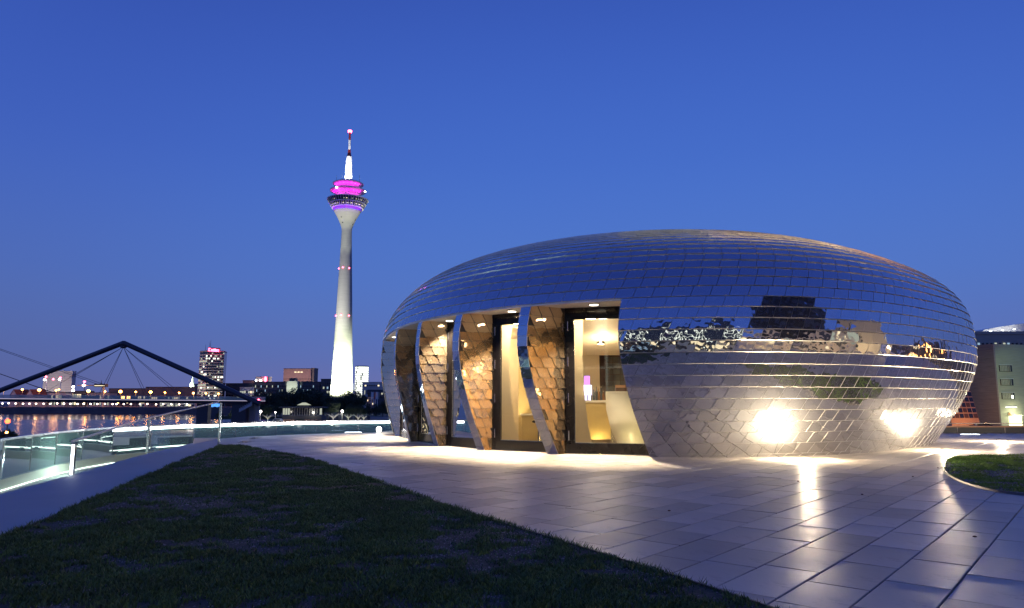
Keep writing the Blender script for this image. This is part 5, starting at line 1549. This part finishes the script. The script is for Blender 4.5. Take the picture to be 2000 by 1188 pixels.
# near tree at the left edge over the water
p = at(2, 818, 70)
t = thing('waterside_tree', 'black silhouetted tree at the left edge above the water', 'tree', (p.x - 1, 70, -11))
nc = crown_mesh('crown', 5200, 21, 2.6, 3.6)
nc.transform(__import__('mathutils').Matrix.Scale(1, 4))
c = bpy.data.objects.new('crown', nc); COL.objects.link(c); c.parent = t; c.location = (0.4, 0, 11 + p.z - 3.2)
c = bpy.data.objects.new('trunk', TR[0]); COL.objects.link(c); c.parent = t; c.scale = (.6, .6, .72)
p = at(15, 823, 66)
t = thing('harbour_beacon', 'glowing red beacon lamp in front of the dark tree at the left edge', 'beacon', (p.x, 66, -11))
b = MB(); b.sphere((p.x, 66, p.z), .21, 12); b.build('lens', emit('orange_red_lamp', (1.0, .10, .03), 7), t)
b = MB(); b.tube((p.x, 66, -11), (p.x, 66, p.z - .28), .07, .05); b.build('pole', M['bridge'], t)
b = MB(); b.sphere((p.x, 66, p.z - 1.0), .10, 8); b.build('lower_lamp', M['lampo'], t)

# park lamps, park pavilion, van, lit plane trees
for px, py, Y, lb in ((509, 804, 330, 'round white park lamp left of the park pavilion'), (668.5, 803.5, 330, 'bright round park lamp below the television tower'), (538, 805.5, 360, 'small park lamp close to the park pavilion'), (462, 805, 345, 'park lamp shining between the bridge piers'), (612, 806, 372, 'dim park lamp at the right end of the park pavilion')):
    p = at(px, py, Y); t = thing('park_lamp', lb, 'street lamp', (p.x, Y, -9.3), 'park lamps')
    b = MB(); b.tube((p.x, Y, -9.3), (p.x, Y, p.z - .4), .09, .07, 6); b.build('pole', M['whitep'], t)
    b = MB(); b.sphere((p.x, Y, p.z), .55 if px in (509, 668.5) else .3, 10); b.build('globe', M['lampw'], t)
    lamp('POINT', 'park_lamp_light', (p.x, Y - .9, p.z), 900 if px in (509, 668.5, 462) else 350, (1, .93, .75), t, size=.3)
YP = 372
x0, x1 = at(552, 800, YP).x, at(629, 800, YP).x
t = thing('park_pavilion', 'glass walled park restaurant with flat roof and white lit skylight', 'pavilion', ((x0 + x1) / 2, YP, -9.3))
b = MB(); b.box(x0 - 1.5, x1 + 1.5, YP - 1.5, YP + 12, at(0, 797, YP).z, at(0, 795, YP).z); b.build('roof', M['darkc'], t)
for j in range(17):
    x = x0 + (x1 - x0) * j / 16; b = MB(); b.box(x - .08, x + .08, YP - .1, YP + .1, at(0, 812, YP).z, at(0, 797, YP).z - .01); b.build('column', M['conc'], t)
for j in range(16):
    xa_, xb_ = x0 + (x1 - x0) * j / 16 + .15, x0 + (x1 - x0) * (j + 1) / 16 - .15
    piece('window', t, ((xa_ + xb_) / 2, YP + .3, at(0, 804, YP).z), (xb_ - xa_, .1, 3.2), 'wincool2' if False else ('winsoft' if j < 3 or j > 14 else 'pane'))
b = MB(); b.box(x0, x1, YP - .3, YP + 9, -9.3, at(0, 812.3, YP).z); b.build('base', M['darkc'], t)
b = MB(); xs0, xs1, xm_ = at(581, 784, YP).x, at(603, 784, YP).x, at(592, 784, YP).x
zl_, zh_ = at(0, 791.5, YP).z, at(0, 786.5, YP).z
b.add([(xs0, YP - 1, zl_), (xs1, YP - 1, zl_), (xm_, YP - 1, zh_), (xs0, YP + 5, zl_), (xs1, YP + 5, zl_), (xm_, YP + 5, zh_), ], [(0, 1, 2), (5, 4, 3), (0, 2, 5, 3), (1, 4, 5, 2), (0, 3, 4, 1)]); b.build('skylight', M['winsoft'], t)
b = MB(); b.box(xs0 + 1, xs1 - 1, YP, YP + 4, at(0, 795, YP).z, zl_ - .01); b.build('clerestory', M['darkc'], t)
for a in (555, 561, 566, 572, 597, 603, 610, 617):
    p = at(a, 817, YP - 6); tt_ = thing('patio_chair_group', 'warm lit seating before the park restaurant, ' + ['far left', 'second from left', 'left of the centre', 'by the left centre columns', 'by the right centre columns', 'right of the centre', 'second from right', 'far right'][[555, 561, 566, 572, 597, 603, 610, 617].index(a)], 'seating', (p.x, YP - 6, -9.3), 'patio seating')
    b = MB(); b.box(p.x - .6, p.x + .6, YP - 6.5, YP - 5.6, -8.9, -8.75); b.build('seat', M['terra'], tt_)
    b = MB(); b.box(p.x - .6, p.x + .6, YP - 5.59, YP - 5.45, -9.3, -7.8); b.build('backrest', M['terra'], tt_)
    b = MB(); [b.box(p.x + s_ * .5 - .05, p.x + s_ * .5 + .05, YP - 6.4, YP - 6.3, -9.3, -8.901) for s_ in (-1, 1)]; b.build('leg', M['darkc'], tt_)
for a in (564, 592, 608): p = at(a, 812, YP - 4); lamp('POINT', 'terrace_lamp', (p.x, YP - 4, p.z), 60, (1, .75, .45), t, size=.3)
def lit_tree(px, Y, s_, lb):
    p = at(px, 800, Y); t = thing('plane_tree', lb, 'tree', (p.x, Y, -9.3), 'pollarded plane trees')
    b = MB(); b.tube((0, 0, 0), (0, 0, 2.6 * s_), .28, .22, 8)
    for k in range(7):
        a = 2 * PI * k / 7; m_ = (1.5 * math.cos(a) * s_, 1.2 * math.sin(a) * s_, 3.6 * s_)
        b.tube((0, 0, 2.4 * s_), m_, .17, .11, 6); b.tube(m_, (3.2 * math.cos(a + .2) * s_, 2.2 * math.sin(a) * s_, 4.3 * s_), .11, .05, 5)
    o = bpy.data.objects.new('trunk', b.mesh('trunk', [M['pale']])); COL.objects.link(o); o.parent = t
    c = bpy.data.objects.new('crown', CR[1]); COL.objects.link(c); c.parent = t; c.location = (0, 1, 6.6 * s_); c.scale = (.55 * s_, .5 * s_, .36 * s_)
    lamp('POINT', 'tree_uplight', (p.x - .8, Y - 2.0, -8.9), 420, (1, .95, .6), t, size=.2)
for px, Y, s_, lb in ((651.5, 330, 1.15, 'spreading plane tree with pale lit trunk below the television tower'), (668 + 13, 360, .9, 'small lit plane tree right of the bright park lamp'), (700, 350, .95, 'lit plane tree trunk left of the park wall'), (711, 356, .85, 'thin lit plane tree beside the park wall'), (524, 340, 1.0, 'lit plane tree between the pier and the park restaurant'), (476, 320, .9, 'lit plane tree trunk right beside the bridge pier'), (483, 345, .85, 'slim lit plane tree behind the bridge pier')):
    lit_tree(px, Y, s_, lb)
p = at(731, 818, 330)
t = thing('park_wall', 'low pale wall in the park left of the pavilion edge', 'wall', (p.x, 330, -9.3))
b = MB(); b.box(at(724, 784, 330).x, at(765, 784, 330).x, 330, 331, -9.3, at(0, 814.5, 330).z); b.build('wall', M['conc'], t)
b = MB(); b.box(at(718, 784, 330).x, at(723.5, 784, 330).x, 329.5, 331, -9.3, at(0, 811.5, 330).z); o = b.build('kiosk_box', M['darkc'], loc=(at(720, 784, 330).x, 330, -9.3)); tag(o, 'dark square box at the left end of the low park wall', 'box')
# white van under the trees
p = at(541, 820, 345); x = p.x
t = thing('white_van', 'small white van parked on the park road left of the restaurant', 'van', (x, 345, -9.3))
b = MB(); b.add([(x - 2.2, 345, -9.0), (x + 2.2, 345, -9.0), (x + 2.2, 345, -7.5), (x + 1.5, 345, -7.0), (x - 1.4, 345, -7.0), (x - 2.1, 345, -7.9), (x - 2.2, 346.9, -9.0), (x + 2.2, 346.9, -9.0), (x + 2.2, 346.9, -7.5), (x + 1.5, 346.9, -7.0), (x - 1.4, 346.9, -7.0), (x - 2.1, 346.9, -7.9)], [tuple(range(6)), tuple(range(11, 5, -1))] + [(i, 6 + i, 6 + (i + 1) % 6, (i + 1) % 6) for i in range(6)]); b.build('body', M['whitep'], t)
for s_ in (-1.3, 1.3): b = MB(); b.tube((x + s_, 344.95, -9.0), (x + s_, 345.2, -9.0), .33, n=12); b.build('wheel', M['black'], t)
b = MB(); b.box(x - 1.5, x + 1.3, 344.96, 344.99, -7.9, -7.3); b.build('window', M['pane'], t)

# ------------------------------------------------------------------ right hand buildings
YR = 180
def hx(px): return at(px, 784, YR).x
xa, xc, xb = hx(1896), hx(1949), hx(2120)
zt_ = at(1950, 672, YR).z; zt2 = at(1990, 676, YR).z
t = thing('brick_building', 'angular building with dark reddish side and pale lit front at the right edge', 'building', (xc, YR, -5))
b = MB(); b.prism([(xa, YR + 16), (xc, YR), (xb, YR + 7), (xb, YR + 40), (xa + 3, YR + 40)], -5, zt_)
b.build('wall', [M['brick']], t)
d = np.array([xb - xc, 7.0]); LL = np.hypot(*d); d /= LL; nn = np.array([d[1], -d[0]])
cc = np.array([xc, YR]) + d * LL / 2 + nn * .2
b = MB(); b.obox(cc, d, nn, LL / 2, .18, -5, zt_ - .02); b.build('front_cladding', M['greyclad'], t)
# cladding courses on both faces
d2 = np.array([xc - xa, -16.0]); L2 = np.hypot(*d2); d2 /= L2; n2 = np.array([d2[1], -d2[0]])
for k in range(30):
    z = -4.6 + k * (zt_ + 4.4) / 30
    b = MB(); b.obox(np.array([xc, YR]) + d * LL / 2 + nn * .41, d, nn, LL / 2, .03, z, z + .07); b.build('course', M['conc'], t)
    b = MB(); b.obox(np.array([xa, YR + 16]) + d2 * L2 / 2 + n2 * .03, d2, n2, L2 / 2 - .1, .03, z, z + .07); b.build('course', M['brick'], t)
for (py0, py1) in ((713, 726), (740, 753), (767, 780)):
    za_, zb_ = at(0, py1, YR).z, at(0, py0, YR).z
    for blk in range(3):
        s0 = (hx(1957) - xc) + blk * 11.0
        c_ = np.array([xc, YR]) + d * (s0 + 2.0) + nn * .42
        b = MB(); b.obox(c_, d, nn, 2.15, .06, za_, zb_); fr = b.build('window', M['pane'], t)
        for j in range(7):
            c2 = np.array([xc, YR]) + d * (s0 + .25 + j * .52) + nn * .52
            b = MB(); b.obox(c2, d, nn, .20 if j < 5 else .1, .03, za_ + .1, zb_ - .1); b.build('shutter', M['winblind'] if 'winblind' in M else M['greyclad'], fr)
        b = MB(); b.obox(c_ + nn * .1, d, nn, 2.2, .05, zb_ + .002, zb_ + .1); b.build('lintel', M['whitep'], fr)
        if py0 == 767 and blk == 0: c2 = np.array([xc, YR]) + d * (s0 + 3.3) + nn * .56; b = MB(); b.obox(c2, d, nn, .35, .03, za_ + .15, za_ + 1.0); b.build('lit_blind', M['winwhite'], fr)
c_ = np.array([xc, YR]) + d * (hx(1972) - xc + .8) + nn * .46
b = MB(); b.obox(c_, d, nn, 1.9, .05, at(0, 796.5, YR).z, at(0, 794.5, YR).z); b.build('strip_lamp', M['winwhite'], t)
c_ = np.array([xc, YR]) + d * (hx(1980) - xc + .8) + nn * .44
b = MB(); b.obox(c_, d, nn, 2.1, .06, -5, at(0, 813, YR).z); b.build('lit_entrance', emit('entrance_glow', (1, 1, .55), 3.2), t)
b = MB(); b.obox(c_ + nn * .6, d, nn, 2.4, .6, at(0, 812, YR).z, at(0, 811, YR).z); b.build('canopy', M['whitep'], t)
lamp('POINT', 'entrance_lamp', (c_[0], c_[1] - 2.5, -2.2), 900, (1, 1, .55), t, size=.5)
c_ = np.array([xc, YR]) + d * (hx(1968) - xc + .3) + nn * .6
sn = thing('round_sign', 'round orange sign with a dark mark beside the lit entrance', 'sign', (c_[0], c_[1], at(0, 809, YR).z))
b = MB(); b.tube((c_[0], c_[1], sn.location.z), (c_[0] + nn[0] * .1, c_[1] + nn[1] * .1, sn.location.z), .42, n=20); b.build('disc', M['terra'], sn)
b = MB(); b.obox((c_[0] + nn[0] * .12, c_[1] + nn[1] * .12), d, nn, .13, .01, sn.location.z - .18, sn.location.z + .18); b.build('mark', M['black'], sn)
lamp('SPOT', 'street_glow', (hx(1955), YR - 22, 6), 5500, (.62, 1, .45), t, size=.4, aim=(hx(1985), YR, 2), cone=75)
lamp('SPOT', 'street_glow', (hx(1915), YR - 14, -4.5), 1500, (1, .42, .12), t, size=.4, aim=(hx(1925), YR + 4, -3), cone=120)
lamp('POINT', 'street_glow', (hx(1880), YR - 8, -2), 1000, (1, .55, .22), t, size=.4)
# set-back upper storey with lit penthouse roof
YU = 215
x0, x1 = at(1898, 650, YU).x, at(2150, 650, YU).x
t, *_ = block('rear_building', 'grey building with a curved lit penthouse roof behind the angular one', 1899, 2150, 653, YU, 30, -5, 'greyclad', 1, 30, .25, ('winsoft', 'wincool'), top_skip=.07, bot_skip=.80, wh=.55, ww=.45)
p = [at(1920, 645, YU + 4), at(1950, 639, YU + 4), at(1990, 633, YU + 4), at(2030, 628, YU + 4), at(2150, 620, YU + 4)]
b = MB(); n = len(p); lowz = at(0, 650.5, YU + 4).z + .5
b.add([(q.x, YU + 4, q.z) for q in p] + [(q.x, YU + 4, lowz) for q in p] + [(q.x, YU + 14, q.z) for q in p] + [(q.x, YU + 14, lowz) for q in p], [(i, i + 1, n + i + 1, n + i) for i in range(n - 1)] + [(i, 2 * n + i, 2 * n + i + 1, i + 1) for i in range(n - 1)] + [(0, n, 3 * n, 2 * n)] + [(2 * n + i, 3 * n + i, 3 * n + i + 1, 2 * n + i + 1) for i in range(n - 1)])
b.build('penthouse', M['whitep'], t)
for a in (1935, 1958, 1981): q = at(a, 647 - (a - 1935) * .08, YU + 2.5); b = MB(); b.sphere((q.x, YU + 2.5, q.z), .35, 8, sz=.3); b.build('roof_lamp', M['led'], t); lamp('POINT', 'roof_wash', (q.x, YU + 1.6, q.z + .1), 110, (1, .97, .9), t, size=.3)
# glazed stair with orange frames
x0, x1 = at(1858, 784, 168).x, at(1914, 784, 168).x
t = thing('glazed_hall', 'sloping glass hall with orange lit frames behind the shell\'s right end', 'building', ((x0 + x1) / 2, 168, -5))
zt_ = at(0, 733, 168).z; zb_ = at(0, 818, 168).z
b = MB(); b.add([(x0, 168.3, -5), (x1, 168.3, -5), (x1 - .8, 171, zt_), (x0, 171, zt_), (x0, 174, -5), (x1, 174, -5), (x1 - .8, 174, zt_), (x0, 174, zt_)], [(0, 1, 2, 3), (1, 5, 6, 2), (3, 2, 6, 7), (4, 0, 3, 7), (5, 4, 7, 6), (0, 4, 5, 1)]); b.build('wall', M['terra'], t)
nr, ncx = 8, 6
for r_ in range(nr):
    for c_ in range(ncx):
        f0, f1 = (r_ + .12) / nr, (r_ + .9) / nr; g0, g1 = (c_ + .08) / ncx, (c_ + .92) / ncx
        def P(gx, fz):
            z = zb_ + (zt_ - zb_) * fz; fr_ = (z + 5) / (zt_ + 5); return (x0 + (x1 - .8 * fr_ - x0) * gx, 168.3 + 2.7 * fr_ - .08, z)
        q = [P(g0, f0), P(g1, f0), P(g1, f1), P(g0, f1)]
        b = MB(); b.add(q + [(a_, b_ + .06, c__) for a_, b_, c__ in q], [(0, 1, 2, 3), (7, 6, 5, 4), (0, 4, 5, 1), (1, 5, 6, 2), (2, 6, 7, 3), (3, 7, 4, 0)])
        b.build('window', M[rnd.choice(['pane', 'pane', 'brown', 'winsoft' if rnd.random() < .2 else 'pane'])], t)
lamp('POINT', 'hall_glow', ((x0 + x1) / 2 - 1, 163, -3.5), 1300, (1, .5, .2), t, size=.4)
# parked car
cx_ = at(1920, 826, 165).x
t = thing('parked_car', 'dark low car parked on the street below the angular building', 'car', (cx_, 165, -5))
prof_ = [(-2.2, .35), (-2.15, .75), (-1.3, .9), (-.6, 1.35), (.8, 1.38), (1.6, .95), (2.15, .85), (2.2, .35)]
b = MB(); n = len(prof_); b.add([(cx_ + a, 165, -5 + c) for a, c in prof_] + [(cx_ + a, 166.7, -5 + c) for a, c in prof_], [tuple(range(n - 1, -1, -1)), tuple(range(n, 2 * n))] + [(i, (i + 1) % n, n + (i + 1) % n, n + i) for i in range(n)]); b.build('body', M['black'], t)
b = MB(); b.add([(cx_ + a, 164.97, -5 + c) for a, c in ((-1.0, .95), (-.5, 1.28), (.7, 1.3), (1.3, .97))] + [(cx_ + a, 164.99, -5 + c) for a, c in ((-1.0, .95), (-.5, 1.28), (.7, 1.3), (1.3, .97))], [(0, 1, 2, 3), (7, 6, 5, 4), (0, 4, 5, 1), (1, 5, 6, 2), (2, 6, 7, 3), (3, 7, 4, 0)]); b.build('window', M['pane'], t)
for s_ in (-1.35, 1.35): b = MB(); b.tube((cx_ + s_, 164.95, -4.67), (cx_ + s_, 165.2, -4.67), .33, n=14); b.build('wheel', M['black'], t)
#REFL
# ------------------------------------------------------------------ the quarter behind the photographer (seen mirrored in the steel)
def rblock(name, label, x, y, wx, wy, zb, zt, mat, floors, cols, lit, lits, rot=0.0, wh=.5, ww=.7):
    t = thing(name, label, 'building', (x, y, zb))
    t.rotation_euler = (0, 0, rot); ORG[t.name] = Vector((0, 0, zb))
    b = MB(); b.box(-wx / 2, wx / 2, -wy / 2, wy / 2, zb, zt); b.build('wall', M[mat], t)
    for fx in (1, -1):
        for f in range(floors):
            z = zb + (zt - zb) * (f + .5) / floors
            for c in range(cols):
                for ax in (0, 1):
                    if rnd.random() > .95: continue
                    Lx = wx if ax == 0 else wy
                    if ax == 1 and c >= max(2, int(cols * wy / wx)): continue
                    nc_ = cols if ax == 0 else max(2, int(cols * wy / wx))
                    s_ = -Lx / 2 + Lx * (c + .5) / nc_
                    mt = rnd.choice(lits) if rnd.random() < lit else 'pane'
                    p_ = (s_, fx * (wy / 2 + .05), z) if ax == 0 else (fx * (wx / 2 + .05), s_, z)
                    o = piece('window', t, (p_[0], p_[1], z), ((Lx / nc_ * ww if ax == 0 else .3), (.3 if ax == 0 else Lx / nc_ * ww), (zt - zb) / floors * wh), mt)
    return t
rblock('hotel_tower', 'black hotel cube mirrored as the dark block in the middle of the shell', 58, -34, 40, 34, -3, 52, 'black', 13, 8, .02, ('winwarm',), R(-35))
rblock('office_block', 'dark glass office with white outlined windows mirrored left of the black block', -2, -70, 56, 22, -3, 30, 'darkc', 8, 12, .35, ('winwhite', 'winwhite', 'wincool'), R(5), wh=.25)
rblock('brick_block', 'tan block, brightened by an added spot, mirrored right of the black block', 110, -8, 20, 40, -3, 34, 'cream', 7, 6, .25, ('winwarm', 'winsoft'), 0)
rblock('low_block', 'low warm lit block mirrored far right in the shell', 120, 50, 24, 30, -5, 14, 'brick', 3, 8, .5, ('winwarm', 'lamps'), 0)

t = rblock('hotel_podium', 'low warm lit podium mirrored below the black block in the shell', 44, -21, 52, 8, 0, 12, 'cream', 3, 12, .35, ('winwarm', 'winsoft'), R(46))
t['label'] = 'low warm lit podium mirrored in the shell below the black block'
def added_yard_lamp(x, y, z, e, lb, col=(1, .72, .40)):  # unseen lamps added to warm the facades mirrored in the shell
    t = thing('street_lamp', lb, 'street lamp', (x, y, 0 if z > 0 else -5), 'added yard lamps behind the photographer')  # not a real street lamp: added unseen to warm the mirrored facades
    zb = 0 if z > 0 else -5
    b = MB(); b.tube((x, y, zb), (x, y, abs(z)), .06, .05, 6); b.build('pole', M['darkc'], t)
    b = MB(); b.sphere((x, y, abs(z) + .16), .16, 10); b.build('globe', M['lampw'], t)
    lamp('POINT', 'globe_fill', (x - .6, y + .3, abs(z)), e, col, t, size=.15)
fd = np.array([math.cos(R(46)), math.sin(R(46))]); fnn = np.array([-fd[1], fd[0]])
for k, s_ in enumerate((-20, -8, 4, 16)):
    c_ = np.array([44, -21]) + fd * s_ + fnn * 8.5
    added_yard_lamp(c_[0], c_[1], 3.2, 1500, 'added globe lamp brightening the hotel podium mirrored in the steel, ' + ('southernmost', 'second from the south', 'third from the south', 'northernmost')[k])
added_yard_lamp(60, -8, 3.0, 2600, 'added globe lamp on the terrace before the tan block mirrored in the steel')
added_yard_lamp(62, 12, 3.0, 2600, 'added globe lamp on the terrace far right of the tan block mirrored in the steel')
# glass front behind the camera with lines of white light
lf_ = thing('light_frame_facade', 'glass facade crossed by white light lines mirrored left of the black block', 'building', (-6, -46, 0))
b = MB(); b.box(-34, 24, -50, -46, 0, 33); b.build('wall', M['pane'], lf_)
for j in range(13):
    x = -32 + j * 4.6
    b = MB(); b.box(x, x + .3, -45.98, -45.8, 1 + (j % 3), 24 + (j * 7 % 8)); b.build('light_line', M['winwhite'], lf_)
for j, z in enumerate((5, 11, 17, 23, 29)):
    for q in range(4):
        b = MB(); b.box(-31 + q * 14 + j * 2, -23 + q * 14 + j * 2, -45.79, -45.7, z, z + .26); b.build('light_line', M['winwhite'], lf_)
for q in range(5):
    b = MB(); b.box(-30 + q * 11, -25 + q * 11, -45.97, -45.9, .6, 3.0); b.build('lit_window', M['winwarm'], lf_)

bb = [o for o in bpy.data.objects if o.name.startswith('brick_block')][0]
l_ = lamp('SPOT', 'added_facade_spot', (78, -8, -2.5), 26000, (1, .78, .5), None, size=.5, aim=(100, -8, 12), cone=110)  # unseen spot added to warm the mirrored tan block
